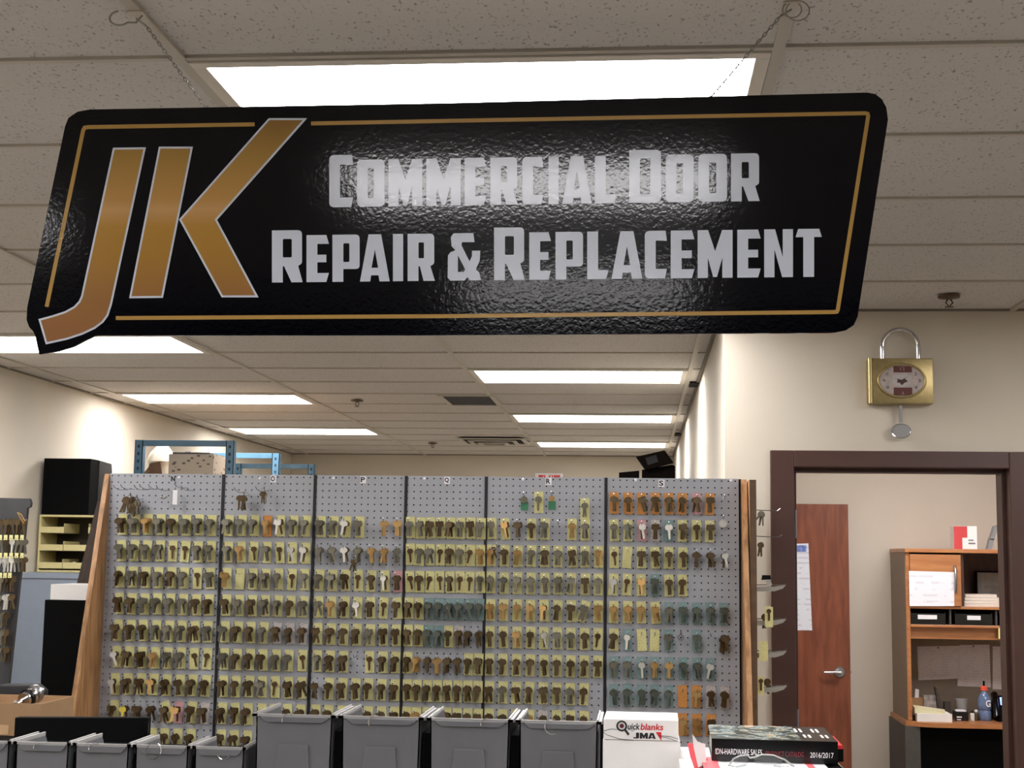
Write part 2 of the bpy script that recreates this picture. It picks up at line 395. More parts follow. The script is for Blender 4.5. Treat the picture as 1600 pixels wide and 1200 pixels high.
def rnd(poly, rad, n=4):
    """round the corners whose radius > 0"""
    out = []; N = len(poly)
    for i in range(N):
        r_ = rad[i] if isinstance(rad, (list, tuple)) else rad
        p = Vector(poly[i]); a = Vector(poly[i-1])-p; b = Vector(poly[(i+1) % N])-p
        r_ = min(r_, a.length*.48, b.length*.48)
        if r_ < .05: out.append(tuple(p)); continue
        A = p+a.normalized()*r_; B = p+b.normalized()*r_
        for k in range(n+1):
            u = k/n; q = A*(1-u)**2+p*2*u*(1-u)+B*u*u; out.append((q.x, q.y))
    return out
def inset(poly, d):
    N = len(poly); area = sum(poly[i][0]*poly[(i+1) % N][1]-poly[(i+1) % N][0]*poly[i][1] for i in range(N)); sg = 1 if area > 0 else -1
    out = []
    for i in range(N):
        p = Vector(poly[i]); e1 = (p-Vector(poly[i-1])).normalized(); e2 = (Vector(poly[(i+1) % N])-p).normalized()
        n1 = Vector((-e1.y, e1.x))*sg; n2 = Vector((-e2.y, e2.x))*sg; b = (n1+n2)
        b = b/max(.25, b.length_squared)*2 if b.length > .01 else n1
        out.append(tuple(p+b*d))
    return out
def ribbon(pts, w_):
    L_, R_ = [], []
    for i, p in enumerate(pts):
        p = Vector(p); e1 = (p-Vector(pts[i-1])).normalized() if i else None; e2 = (Vector(pts[i+1])-p).normalized() if i < len(pts)-1 else None
        if e1 is None: e1 = e2
        if e2 is None: e2 = e1
        n1 = Vector((-e1.y, e1.x)); n2 = Vector((-e2.y, e2.x)); b = n1+n2; b = b/b.length_squared*2
        L_.append(tuple(p+b*w_/2)); R_.append(tuple(p-b*w_/2))
    return L_+R_[::-1]
b = MB()
b.plate([ribbon([(73,479.5),(130,204),(132.5,199.5),(138,198.7),(398,194.4)], 6.2)], SG, .0004)
b.plate([ribbon([(486,193),(700,189),(1352,177),(1355.5,178),(1356.5,181.5),(1309,484),(1307.5,487),(1303,487.6),(700,494),(181,497)], 6.2)], SG, .0004)
obj('border_line', b, M_signgold, sign, fix=False)
z1 = lambda P: [(x/2.858, y/2.858+140) for x, y in P]
Jp = z1([(505,260),(652,258),(500,960),(484,1010),(462,1040),(425,1068),(370,1094),(300,1117),(205,1138),(172,1025),(235,1008),(290,990),(330,968),(352,945),(363,920)])
Ks = z1([(710,255),(862,255),(728,930),(577,932)])
Ka = z1([(1200,128),(1372,128),(970,582),(1155,928),(990,928),(800,580)])
wh, gd = MB(), MB()
for P in (Jp, Ks, Ka):
    wh.plate([P], SG, .0005); gd.plate([inset(P, 3.1)], SG, .0009)
obj('monogram_outline', wh, M_signwht, sign, fix=False)
mono = obj('monogram', gd, M_signgrad, sign, fix=False)
# sign lettering: heavy condensed small capitals drawn as outlines
def glyph(ch, w, h):
    s, t_ = 17.0, 13.5
    if ch == 'I': return [[(0,0),(0,h),(w,h),(w,0)]]
    if ch == 'O' or ch == 'D':
        rr = [8,8,8,8] if ch == 'O' else [0,0,9,9]
        return [rnd([(0,0),(0,h),(w,h),(w,0)], rr), rnd([(s,t_),(w-s,t_),(w-s,h-t_),(s,h-t_)], 2)]
    if ch == 'C': return [rnd([(0,0),(0,h),(w-2,h),(w,h-16),(s,h-15),(s,15),(w,15),(w-3,0)], [8,8,0,0,2,2,0,0])]
    if ch == 'E': return [[(0,0),(0,h),(w-4,h),(w,h-14),(s,h-14),(s,.58*h),(w-4,.58*h),(w-4,.42*h),(s,.42*h),(s,14),(w,14),(w-4,0)]]
    if ch == 'L': return [[(0,0),(0,h),(s,h),(s,14),(w,14),(w-4,0)]]
    if ch == 'P': return [rnd([(0,0),(0,h),(w,h),(w,.27*h),(s,.27*h),(s,0)], [0,0,7,6,0,0]), rnd([(s,.42*h),(w-s+1,.42*h),(w-s+1,h-t_),(s,h-t_)], 2)]
    if ch == 'R': return [rnd([(0,0),(0,h),(w-1,h),(w-1,.36*h),(w-7,.315*h),(w,0),(w-17.5,0),(s+2,.31*h),(s,.31*h),(s,0)], [0,0,7,5,0,0,0,0,0,0]), rnd([(s,.48*h),(w-s,.48*h),(w-s,h-t_),(s,h-t_)], 2)]
    if ch == 'A': return [[(0,0),(.29*w,h),(.71*w,h),(w,0),(w-16,0),(w-17.5,.13*h),(17.5,.13*h),(16,0)], [(.39*w,.29*h),(.61*w,.29*h),(.5*w,.68*h)]]
    if ch == 'M': return [[(0,0),(0,h),(.30*w,h),(.5*w,.56*h),(.70*w,h),(w,h),(w,0),(w-16,0),(w-16,.42*h),(.5*w+3,.02*h),(.5*w-3,.02*h),(16,.42*h),(16,0)]]
    if ch == 'N': return [[(0,0),(0,h),(17,h),(w-16,.42*h),(w-16,h),(w,h),(w,0),(w-17,0),(16,.58*h),(16,0)]]
    if ch == 'T': return [[(0,.83*h),(4,h),(w-4,h),(w,.83*h),(w/2+8.5,.83*h),(w/2+8.5,0),(w/2-8.5,0),(w/2-8.5,.83*h)]]
    if ch == '&':
        q = [(1235,662),(1358,662),(1366,718),(1288,718),(1284,737),(1335,838),(1350,805),(1350,772),(1402,772),(1398,835),(1374,888),(1396,910),(1408,957),(1335,957),(1322,935),(1303,957),(1215,957),(1198,938),(1200,800),(1215,780),(1246,768),(1222,742),(1218,685)]
        hl = [(1262,800),(1262,903),(1298,903),(1308,888)]
        f_ = lambda x, y: ((x-1198)/210*w, (957-y)/295*h)
        return [[f_(*a) for a in q], [f_(*a) for a in hl]]
L1 = [('C',514.5,552,8),('O',558,601,0),('M',607,660,0),('M',666,720,0),('E',726,760,0),('R',766,809,0),('C',816,849,0),('I',857,873,0),('A',878.5,924.6,0),('L',929.5,964,0),('D',983,1033,8),('O',1040,1084,0),('O',1091,1136,0),('R',1142,1187,0)]
L2 = [('R',425,473,8),('E',479,514,0),('P',519.5,562,0),('A',562.5,609,0),('I',614,630,0),('R',637,679.5,0),('&',699.5,752,0),('R',772,820,8),('E',827,861,0),('P',868,911,0),('L',917.5,951,0),('A',955.5,1003.6,0),('C',1007.5,1042,0),('E',1048,1085,0),('M',1090,1144.6,0),('E',1152,1188.5,0),('N',1194,1239,0),('T',1243,1284,0)]
for nm, L_, bl in (('lettering', L1, lambda x: 324-(x-514)*.0146), ('lettering', L2, lambda x: 441.5-(x-425)*.0105)):
    tm = MB()
    for ch, xa, xb, ex in L_:
        h = 73.5+ex+(xa-500)*.002
        tm.plate([[(xa+u, bl(xa+u)-v) for u, v in lp] for lp in glyph(ch, xb-xa, h)], SG, .0005)
    obj(nm, tm, M_signwht, sign, fix=False)
# two chains to the ceiling tees
def chain(px, py, tx, ty, label, loops):
    top = Vector((tx, ty, CEIL)); bot = on_sign(px, py+4, -.012)
    t = thing('hanging_chain', tuple(top), label, 'chain', 'chains holding the black sign')
    L_ = (bot-top).length; d = (bot-top).normalized(); s0 = .03; n = int((L_-s0)/.0085); mb = MB()
    side = d.cross(Vector((0, 1, 0))).normalized(); sd2 = d.cross(side).normalized()
    for i in range(n):
        c_ = top+d*(s0+(i+.5)*(L_-s0)/n); a = side if i % 2 else sd2
        pts = [c_+d*(math.cos(u)*.0062)+a*(math.sin(u)*.0028) for u in [k*math.pi/4 for k in range(8)]]
        mb.tube(pts, .0009, 5, closed=True)
    obj('links', mb, mat('chain_steel', (150, 148, 144), .4, metal=.9), t)
    hk = MB()
    if loops:
        for rr, off in ((.017, 0), (.021, .010)):
            hk.tube([top+Vector((off+rr*math.cos(u), -.004, -.004-rr*.6+rr*math.sin(u)*.9)) for u in [k*math.pi/10 for k in range(20)]], .0012, 6, closed=True)
    else:
        hk.tube([top+Vector((-.03+.02*math.cos(u), -.004, -.012+.014*math.sin(u))) for u in [math.radians(q) for q in range(100, 331, 20)]]+[top+Vector((0, 0, -.02)), top+Vector((.012, 0, -.006))], .002, 6)
    hk.tube([top+Vector((0, 0, -.012)), top+d*.034], .0018, 6)
    obj('ceiling_hook', hk, mat('hook_grey', (160, 158, 150), .4, metal=.3), t)
    hb = MB().box(top.x-.016, top.x+.016, top.y-.012, top.y+.012, CEIL-.003, CEIL-.0003)
    obj('tee_clip', hb, M_tee, t)
chain(321, 165, -.945, 2.5, 'thin silver chain holding the left end of the black sign', False)
chain(1107, 150, .274, 2.52, 'thin silver chain holding the right end of the black sign', True)

# ================================================================== pegboard with keys
PY = 5.408; PTOP = 2.037; PXL = -2.062; IN = .0254; NX, NZ = 96, 48
disp = thing('pegboard_display', ((PXL+.38)/2, PY, 0), 'long grey pegboard key display with black divider strips and wooden sides', 'display board')
hx = lambda i: PXL+.009+IN*i
hz = lambda j: PTOP-.009-IN*j
pb = MB(); r_h = .0031; T = .005
XA, XB = hx(0)-.5*IN, hx(NX-1)+.5*IN; 
vid = {}
def V(key, co):
    if key not in vid: vid[key] = len(pb.v); pb.v.append(co)
    return vid[key]
for i in range(NX):
    for j in range(NZ):
        cx, cz = hx(i), hz(j)
        cor = []
        for (di, dj) in ((1, 0), (0, 0), (0, 1), (1, 1)):
            X_ = min(max(XA+IN*(i+di), PXL), PXL+2.444); Z_ = min(cz+.5*IN-IN*dj, PTOP)
            cor.append(V(('c', i+di, j+dj), (X_, PY, Z_)))
        ring = [len(pb.v)+k for k in range(8)]
        pb.v += [(cx+r_h*math.cos(math.pi/8+k*math.pi/4), PY, cz+r_h*math.sin(math.pi/8+k*math.pi/4)) for k in range(8)]
        back = [len(pb.v)+k for k in range(8)]
        pb.v += [(cx+r_h*math.cos(math.pi/8+k*math.pi/4), PY+T, cz+r_h*math.sin(math.pi/8+k*math.pi/4)) for k in range(8)]
        # ring vertices 0,1 face the +x+z corner, 2,3 the -x+z corner, ...
        for q in range(4):
            a, b_ = ring[(2*q) % 8], ring[(2*q+1) % 8]; n_ = ring[(2*q+2) % 8]
            pb.f.append((cor[q], b_, a)); pb.f.append((cor[q], cor[(q+1) % 4], n_, b_))
        for k in range(8): pb.f.append((ring[k], ring[(k+1) % 8], back[(k+1) % 8], back[k]))
face = obj('perforated_board', pb, M_peg, disp, fix=False)
fr = MB().box(PXL, PXL+2.444, PY+.04, PY+.045, PTOP-48*IN, PTOP-.002).box(PXL, PXL+2.444, PY+T, PY+.04, PTOP-.0035, PTOP-.001)
obj('hole_shade_panel', fr, M_holeshade, disp)  # dark sheet added behind the board to darken its holes
obj('bottom_rail', MB().box(PXL, PXL+2.444, PY, PY+.045, PTOP-48*IN-.09, PTOP-48*IN), M_oak, disp)
for x in (-1.607, -1.245, -.89, -.581, -.125):
    obj('divider_strip', MB().box(x-.0058, x+.0058, PY-.004, PY-.0005, PTOP-48*IN, PTOP), M_strip, disp)
tri = [(PY+.045, PTOP-.002), (PY-.004, PTOP-.002), (PY-.012, PTOP-.02), (PY-.545, 0), (PY+.045, 0)]
obj('side_panel', MB().prism(tri, YZ, PXL-.020, PXL-.0005), M_oak, disp, bev=.001)
obj('side_panel', MB().prism(tri, YZ, PXL+2.4445, PXL+2.464), M_oak, disp, bev=.001)
for px, py in ((280, 746), (406, 747), (521, 747), (663, 748), (817, 749), (993, 750), (1142, 751)):
    p = aY(px, py, PY)
    obj('screw_cap', MB().lathe([(.0045, -.003), (.0055, 0)], (p.x, PY, p.z), 'Y', 10), M_white, disp)
for ch, px, py in (('N', 271, 748), ('O', 427, 748), ('P', 567.5, 749.5), ('Q', 698.5, 750.5), ('R', 857, 752), ('S', 1033.5, 755)):
    p = aY(px, py, PY)
    if ch != 'N':
        lt = obj('letter_tag', MB().box(p.x-.011, p.x+.012, PY-.0016, PY-.0008, p.z-.014, p.z+.013), M_paper, disp)
    else: lt = disp
    tm = text_mb(ch, p.x-.009, p.x+.007, p.z-.010, p.z+.010, PY-.0022, bold=.03)
    obj('letter_print', tm, M_text, lt, fix=False)

# ---- keys and cards
KM = {'d': mat('key_dark_brass', (88, 72, 48), .42, metal=.55, var=.2, vscale=40), 'g': mat('key_nickel', (116, 112, 98), .36, metal=.6, var=.15, vscale=40),
      'b': mat('key_brass', (172, 138, 86), .34, metal=.5, var=.15, vscale=40), 'w': mat('key_bright_nickel', (222, 220, 212), .25, metal=.35),
      'e': mat('key_grey_green', (88, 92, 82), .4, metal=.5, var=.2, vscale=40), 's': mat('key_brown', (84, 60, 30), .5, metal=.4), 'y': mat('key_yellow', (228, 212, 90), .4), 'o': mat('key_orange_gold', (240, 194, 124), .3, metal=.3)}
CM = {'Y': printed('yellow_card', (216, 210, 146), (186, 180, 126), rows=180, cover=.52, dens=160), 'G': printed('teal_card', (128, 154, 152), (112, 136, 134), rows=160, cover=.55, dens=120),
      'O': printed('orange_card', (208, 142, 70), (180, 120, 60), rows=160, cover=.56, dens=120), 'P': printed('pink_card', (206, 156, 158), (180, 130, 134), rows=160, cover=.56, dens=120),
      'W': printed('clear_white_card', (196, 188, 182), (140, 130, 124), rows=160, cover=.56, dens=120)}
CN = {'Y': 'yellow', 'G': 'teal', 'O': 'orange', 'P': 'pink', 'W': 'whitish'}
KN = {'d': 'dark brown keys', 'g': 'dull nickel keys', 'b': 'brass keys', 'w': 'bright silver key', 's': 'one brown key', 'n': 'no key', 'y': 'yellow key', 'o': 'shining gold key'}
CW, CH, HK = .0345, .081, .021    # card width, height, hook below card top
def mesh_of(name, mb, m, bev=0):
    me = bpy.data.meshes.new(name); me.from_pydata([tuple(v) for v in mb.v], [], mb.f); me.validate()
    bm = bmesh.new(); bm.from_mesh(me); bmesh.ops.recalc_face_normals(bm, faces=bm.faces); bm.to_mesh(me); bm.free()
    me.materials.append(m); return me
CARD = {k: mesh_of(k+'card', MB().prism(rnd([(-CW/2, HK-CH), (-CW/2, HK), (CW/2, HK), (CW/2, HK-CH)], .0015, 2), XZ, -.0008, 0), m) for k, m in CM.items()}
def key_outline(kind):
    bl = [(.0040, -.020), (.0040, -.047), (.0020, -.052), (-.0020, -.052)]
    cuts = [(-.0038, -.048), (-.0022, -.045), (-.0040, -.042), (-.0026, -.038), (-.0042, -.034), (-.0034, -.030), (-.0042, -.026), (-.0042, -.020)]
    if kind == 0: bow = [(.0115*math.sin(math.radians(a)), -.0095+.0105*math.cos(math.radians(a))) for a in range(-150, 151, 25)]
    elif kind == 1: bow = [(-.006, -.019), (-.0125, -.015), (-.0130, -.007), (-.0085, .0005), (0, .0025), (.0085, .0005), (.0130, -.007), (.0125, -.015), (.006, -.019)]
    elif kind == 2: bow = [(-.007, -.018), (-.0145, -.013), (-.0125, -.003), (-.004, .003), (.004, .003), (.0125, -.003), (.0145, -.013), (.007, -.018)]
    else: bow = [(-.005, -.019), (-.0135, -.016), (-.0135, .001), (-.010, .003), (.010, .003), (.0135, .001), (.0135, -.016), (.005, -.019)]
    return bow+bl+cuts
KEYS = {}
for kk in range(4):
    ol = key_outline(kk)
    for mk, m in KM.items():
        mb = MB()
        mb.plate([ol, [(.0017*math.cos(a), -.0022+.0017*math.sin(a)) for a in [q*math.pi/3 for q in range(6)]]], XZ, -.0011)
        n0 = len(ol)
        mb.prism(ol, XZ, -.0010, .0011)
        mb.box(-.0007, .0007, -.0014, -.0010, -.045, -.020)      # milled groove ridge
        KEYS[(kk, mk)] = mesh_of('key', mb, m)
def link(name, me, loc, rot=None, parent=None):
    o = bpy.data.objects.new(name, me); COL.objects.link(o); o.location = loc
    if rot: o.rotation_euler = rot
    if parent is not None: o.parent = parent
    return o
zrow = aY(958, 769.4, PY).z
ZR = lambda r: zrow-.1016*r-HK       # hook height of a row
xs_N = [-1.999+.0508*i for i in range(22)]
SEC = {'N': xs_N[:8], 'O': [aY(359, 822, PY).x+.0505*k for k in range(7)], 'P': [aY(502.5, 824, PY).x+.0503*k for k in range(7)], 'Q': [-.868+.0385*j for j in range(8)], 'R': [-.557+.0508*k for k in range(9)], 'S': [-.093+.0512*k for k in range(9)]}
ROWS = {
 'N': {1:'Yd Yg Yb Yg Yd Yg Yg Yg', 2:'Yg Yg Yg Yg Ys Ys Yg Yg', 3:'Yd Yg Yd Yg Yd Yg Ys Yg', 4:'Yd Yd Yg Yg Yg Yg Yd Yd', 5:'Yd Yd Yd Yg Yg Yg Yd Yg', 6:'Yw Yd Yd Yb Yg Yg Ys Ys', 7:'Yw Yd Yd Yo Yd Yd Yd Yd', 8:'Yd -y -d -d Yd Po Yd Wd', 9:'.. .. .. Yn Yd Yd Yd ..'},
 'O': {1:'Yg Yg Yg Ob Yw Yg Yg', 2:'Yg Yb Ys Yg Ys Yw Yw', 3:'Yb Yn Yg Yg Yg Ys Yg', 4:'Yd Yg Yd Yg Yg Yd Yg', 5:'Yg Yd Yd Yg Wd Wd Wd', 6:'Yg Yd Yd Yd Yg Yg Ys', 7:'Yd Yd Yd Yg Ys Yd Yd', 8:'Yd Yd Yd Yn Yd Yd Yd', 9:'Yd Yd Yd .. .. .. ..'},
 'P': {1:'Yg Yg Yw Yg .. -b -b', 2:'-g -g -w -g -b -b -g', 3:'Yg Yg Yd Ys Yd Yw Pd', 4:'Yg Yb Yd Yw Yd Ys Yd', 5:'Yd Yd Yd Yd Yg Yd Yd', 6:'Yg Yd Yd hh Ys Yd Yd', 7:'-d Yd Yd Yd Yd Yd Yd', 8:'Yd Yd Yn Yd Yd Yd Yd'},
 'Q': {1:'Yg Yg Yd Yd Yd Yg Yd Yg', 2:'Ys Yg Yg Ys Yd Yg Ys Yb', 3:'Ys Yd Ys Ys Yd Ys Ys Yg', 4:'Yd Yd Gd Gd Gd Gd Gd Gd', 5:'Yd Yd Gd Gd Yd Wd -d -d', 6:'Yd -b -d -b -d -d Yd Yd', 7:'Yd Yd Yd Yd Yd Yd Yd Yd', 8:'Yd Yb Yd Yd Yd Yd Yd Yd'},
 'R': {1:'Yg Yo -d Yd Yg hh Yb Yg ..', 2:'Yb Yd Yb Yg Yd Yg Yd Yg Yb', 3:'Yg Yg Yg Yg Yg Yg Yg Yd Yg', 4:'Yb Yb Yb Yb Yo Yd Yd Yg Yb', 5:'Yd Yd Yb Yd Yw Yg Yg Yd Ys', 6:'Yd Yd Yd Yd Yd Yd Yd Yd Yd', 7:'Yd Yg Yd Yd Yd Yd Yg Yd ..', 8:'Yd Yd Yd Yb Wd Yd Yd Yd ..'},
 'S': {0:'Od Od Od Od Od Od Pd Od hh', 1:'Yg Yg Pw Wd Gw Yd Yd Yd ..', 2:'Ys Yn Yd Yd Yd Yd -d -d -w', 3:'Yw Ys Yo Gd Yd Yd .. .. ..', 4:'Yb Yb Yb Yb Gg Gd Gd Gd Gd', 5:'Yd Gw Yn Yn Gg .. Gd hh -d', 6:'Gg Gg Gw Gb Gb Gd Gd Gw ..', 7:'Gd Gd Gd Gd Gd On Ob Wd Wd', 8:'.. .. .. .. .. Ob Ob Od ..'}}
ORD = ['first', 'second', 'third', 'fourth', 'fifth', 'sixth', 'seventh', 'eighth', 'ninth', 'tenth']
HLEN = .060
hook_mb = MB().tube([(0, .004, .006), (0, -.002, .006), (0, -.006, 0), (0, -HLEN, 0), (0, -HLEN-.006, .004), (0, -HLEN-.008, .010)], .0014, 6)
hook_mb.lathe([(.001, -.003), (.0026, -.0015), (.0026, .0015), (.001, .003)], (0, -HLEN-.008, .011), 'Z', 8)  # bead added to the tip to catch a bright highlight dot
HOOKME = mesh_of('peg_hook', hook_mb, M_wire)
hooks = []
for sec in 'NOPQRS':
    for r, line in ROWS[sec].items():
        for k, code in enumerate(line.split()):
            if code == '..': continue
            x, z = SEC[sec][k]+random.uniform(-.0012, .0012), ZR(r)+random.uniform(-.001, .001)
            hooks.append((x, z))
            if code == 'hh': continue
            where = f'section {sec}, {ORD[r] if sec in "RS" else ORD[r-1]} row, {ORD[k]} from left'
            if sec == 'Q': pass
            card, key = code[0], code[1]
            tilt = random.gauss(0, .035)
            if (sec, r, k) == ('N', 8, 4): tilt = -.35
            if (sec, r, k) == ('R', 4, 7): tilt = .3
            if (sec, r, k) == ('S', 7, 0): tilt = .0
            if (sec, r, k) == ('S', 2, 1): tilt = .06
            if card != '-':
                root = link('key_card', CARD[card], (x, PY-.006, z), (0, tilt, 0))
                tag(root, f'{CN[card]} key card with {KN[key]}, {where}', 'key card', 'key cards hanging on the pegboard')
                off = .0
            else:
                root = bpy.data.objects.new('hanging_keys', None); COL.objects.link(root); root.location = (x, PY-.006, z); root.empty_display_size = .02
                tag(root, f'loose {KN[key]} without card, {where}', 'keys', 'loose keys hanging on the pegboard')
            if key == 'n': continue
            kk = random.choice((0, 0, 1, 1, 2, 3)); kk = 0 if key == 's' else kk
            if key == 's': ys = [-.006]
            elif key in 'wyo': ys = [-HLEN+.010, -.018]
            else: ys = [-HLEN+.006+random.uniform(0, .010), -.040, -.026, -.012]
            for q, yy in enumerate(ys):
                kkey = key if (q == 0 or key not in 'wyo') else 'd'
                if card == 'G' and kkey == 'd': kkey = 'e'
                ko = link('key', KEYS[(kk if q < 2 else (kk+1) % 4, kkey)], (random.uniform(-.001, .001), yy, .0012), (random.uniform(-.08, .08), random.gauss(0, .13)-tilt*.6, random.gauss(0, .3) if key != 's' else 0), root)
                if key != 's': ko.scale = (1.14, 1, 1.04)
# extra hanging things on the top part
def hang_ring(x, z, rr, m, label, sub_m=None):
    t = thing('key_tag', (x, PY-.03, z), label, 'key tag')
    obj('disc', MB().lathe([(rr, -.0012), (rr, .0012)], (x, PY-.03, z-rr), 'Y', 20), m, t)
    if sub_m: obj('card', MB().box(x-.014, x+.014, PY-.012, PY-.011, z-.052, z-.020), sub_m, t)
    hooks.append((x, z+.001))
M_green = mat('green_card', (60, 128, 92), .6)
hang_ring(aY(820, 775, PY).x, aY(820, 776, PY).z, .0135, KM['g'], 'round dull metal tag over a green card at top of section R', M_green)
hang_ring(aY(863, 775, PY).x, aY(863, 775, PY).z, .011, KM['b'], 'round brass tag over a green card at top of section R', M_green)
hang_ring(aY(1129, 812, PY).x, aY(1129, 812, PY).z, .015, KM['w'], 'round white metal tag with bow at right end of section S')
for (px, py, lab) in ((842, 777, 'yellow key card with dull keys between two round tags, top of section R'), (914, 787, 'yellow key card hanging low and alone at top right of section R')):
    p = aY(px, py, PY); root = link('key_card', CARD['Y'], (p.x, PY-.006, p.z), (0, -.02, 0)); tag(root, lab, 'key card', 'key cards hanging on the pegboard')
    for yy in (-.03, -.015): link('key', KEYS[(1, 'g')], (0, yy, 0), (0, random.gauss(0, .05), 0), root)
    hooks.append((p.x, p.z))
# dark remote key with fob at section S, small ring, big bunch at N, tag etc.
def bunch(px, py, n, mk, label, size=1.0, kinds=(0, 1, 2)):
    p = aY(px, py, PY-.04)
    t = thing('key_bunch', (p.x, PY-.04, p.z), label, 'keys')
    obj('ring', MB().tube([(p.x+.009*math.cos(a), PY-.04+.004*math.sin(a), p.z+.004+.009*math.sin(a)) for a in [q*math.pi/6 for q in range(12)]], .0009, 5, closed=True), M_wire, t)
    for q in range(n):
        o = link('key', KEYS[(kinds[q % len(kinds)], mk if q % 3 else 'g')], (random.uniform(-.012, .012)*size, .012-.028*q/n, random.uniform(-.006, .004)), (random.uniform(-.1, .1), random.gauss(0, .28), random.gauss(0, .5)), t)
        o.scale = (size, size, size)
    hooks.append((p.x+.012, p.z+.004))
bunch(203, 778, 9, 'd', 'big bunch of old keys hanging at the upper left of section N', 1.15)
bunch(213, 782, 8, 'd', 'second bunch of old keys beside the big one in section N', 1.1)
bunch(379, 776, 6, 'd', 'bunch of dark keys hanging alone at the top of section O', 1.0)
bunch(411, 768, 3, 'd', 'small pair of keys hanging below the letter O', .8)
bunch(1130, 998, 3, 's', 'dark brown key with fob hanging at the right of section S', 1.0)
bunch(552, 876, 3, 'd', 'dangling copper keys between second and third row of section P', .8)
bunch(772, 800+56, 2, 's', 'brown keys hanging low beside the second row of section R', .8)
p = aY(274, 764, PY-.04)
t = thing('paper_tag', (p.x, PY-.04, p.z), 'small white paper tag on a hook under the letter N', 'tag')
obj('tag_sheet', MB().box(p.x-.009, p.x+.009, PY-.041, PY-.040, p.z-.060, p.z-.004), M_paper, t)
obj('string', MB().tube([(p.x, PY-.0405, p.z-.004), (p.x, PY-.036, p.z+.012)], .0008, 5), M_wire, t)
p = aY(256, 776, PY-.04)
t = thing('metal_clip', (p.x, PY-.04, p.z), 'small curved silver clip hanging from hooks in section N', 'clip')
obj('clip_band', MB().tube([(p.x+.011*math.cos(a), PY-.04, p.z+.007*math.sin(a)) for a in [math.radians(q) for q in range(180, 361, 20)]], .0032, 8), M_chrome, t, smooth=True)
p = aY(1064, 995, PY-.03)
t = thing('key_ring', (p.x, PY-.03, p.z), 'small round key ring in the fifth card row of section S', 'ring')
obj('ring_wire', MB().tube([(p.x+.010*math.cos(a), PY-.03, p.z-.002+.009*math.sin(a)) for a in [q*math.pi/8 for q in range(16)]], .0024, 6, closed=True), M_steel, t, smooth=True)
hooks.append((p.x, p.z+.008))
# long curved hooks in the empty top of section N
LH = []
for i, (px, py) in enumerate(((196, 764), (207, 763), (228, 764), (236, 763), (250, 763), (262, 765), (290, 761), (300, 765), (382, 768), (415, 767))):
    p = aY(px, py, PY); mb = MB().tube([(p.x+.01, PY-.001, p.z-.004), (p.x+.008, PY-.02, p.z-.004), (p.x-.004, PY-.06, p.z-.006), (p.x-.012, PY-.085, p.z+.002), (p.x-.016, PY-.09, p.z+.012)], .0013, 6)
    LH.append(obj('peg_hook', mb, M_wire, disp))
cnt = len(LH); rest = MB()
hooks.sort(key=lambda h: -h[0])
for (x, z) in hooks:
    if cnt < 100: link('peg_hook', HOOKME, (x-disp.location.x, 0, z), None, disp); cnt += 1
    else: rest.tube([(x, PY-.002, z+.006), (x, PY-.006, z), (x, PY-HLEN, z), (x, PY-HLEN-.006, z+.004), (x, PY-HLEN-.008, z+.010)], .0014, 5).lathe([(.001, -.003), (.0026, -.0015), (.0026, .0015), (.001, .003)], (x, PY-HLEN-.008, z+.011), 'Z', 8)  # same added highlight bead on these tips
o = obj('peg_hooks', rest, M_wire, disp, fix=False); o['kind'] = 'stuff'
# ------------------------------------------------------------------ narrow key panel right of the board, seen edge-on
t = thing('side_key_panel', (.43, 5.55, 0), 'narrow brown panel standing edge-on right of the pegboard, hooks on its far side', 'display board')
pe0, pe1 = aY(1172, 900, 5.33).x, aY(1182.5, 900, 5.33).x
obj('panel', MB().box(pe0, pe1, 5.334, 5.74, 0, 2.03), M_oak, t, bev=.001)
obj('edge_trim', MB().box(pe0, pe1, 5.328, 5.333, 0, 2.03), mat('brown_board_edge', (98, 74, 52), .6, var=.2), t)
for (py, L_) in ((797, .05), (838, .055)):
    z = aY(1200, py, 5.4).z; obj('hook', MB().tube([(pe1, 5.40, z), (.464+L_, 5.40, z-.003), (.464+L_+.012, 5.40, z+.006)], .0016, 6), M_wire, t)
for py in (915, 968, 1018, 1072, 1137):
    z = aY(1200, py, 5.4).z
    fl = [(pe1, z-.022), (pe1, z-.006), (.50, z-.004), (.542, z+.003), (.53, z-.010), (.50, z-.020)]
    obj('label_flap', MB().prism(fl, XZ, 5.38, 5.44), mat('clear_grey_plastic', (150, 146, 136), .4, spec=.6), t)
    obj('hook', MB().tube([(pe1, 5.40, z+.002), (.535, 5.40, z+.004), (.545, 5.40, z+.010)], .0016, 6), M_wire, t)
def side_tag(px0, px1, py0, py1, m, label, bow):
    a, b_ = aY(px0, py0, 5.37), aY(px1, py1, 5.37)
    t = thing('key_tag', ((a.x+b_.x)/2, 5.37, a.z), label, 'key tag', 'yellow tags on the side key panel' if m is CM['Y'] else None)
    obj('tag_sheet', MB().prism(rnd([(a.x, b_.z), (a.x, a.z), (b_.x, a.z), (b_.x, b_.z)], [.001, .008, .008, .001]), XZ, 5.370, 5.3708), m, t)
    if bow:
        cx = (a.x+b_.x)/2; obj('key', MB().lathe([(.0085, -.002), (.0085, 0)], (cx, 5.369, a.z-.016), 'Y', 14).box(cx-.004, cx+.004, 5.367, 5.369, a.z-.050, a.z-.024), KM['s'], t)
side_tag(1195, 1208, 948, 980, CM['Y'], 'yellow tag with dark key, topmost yellow tag right of the brown panel', True)
side_tag(1186, 1200, 1002, 1033, CM['Y'], 'plain yellow tag, middle one right of the brown panel', False)
side_tag(1184, 1194, 1057, 1086, CM['Y'], 'narrow yellow tag with key, lowest right of the brown panel', True)
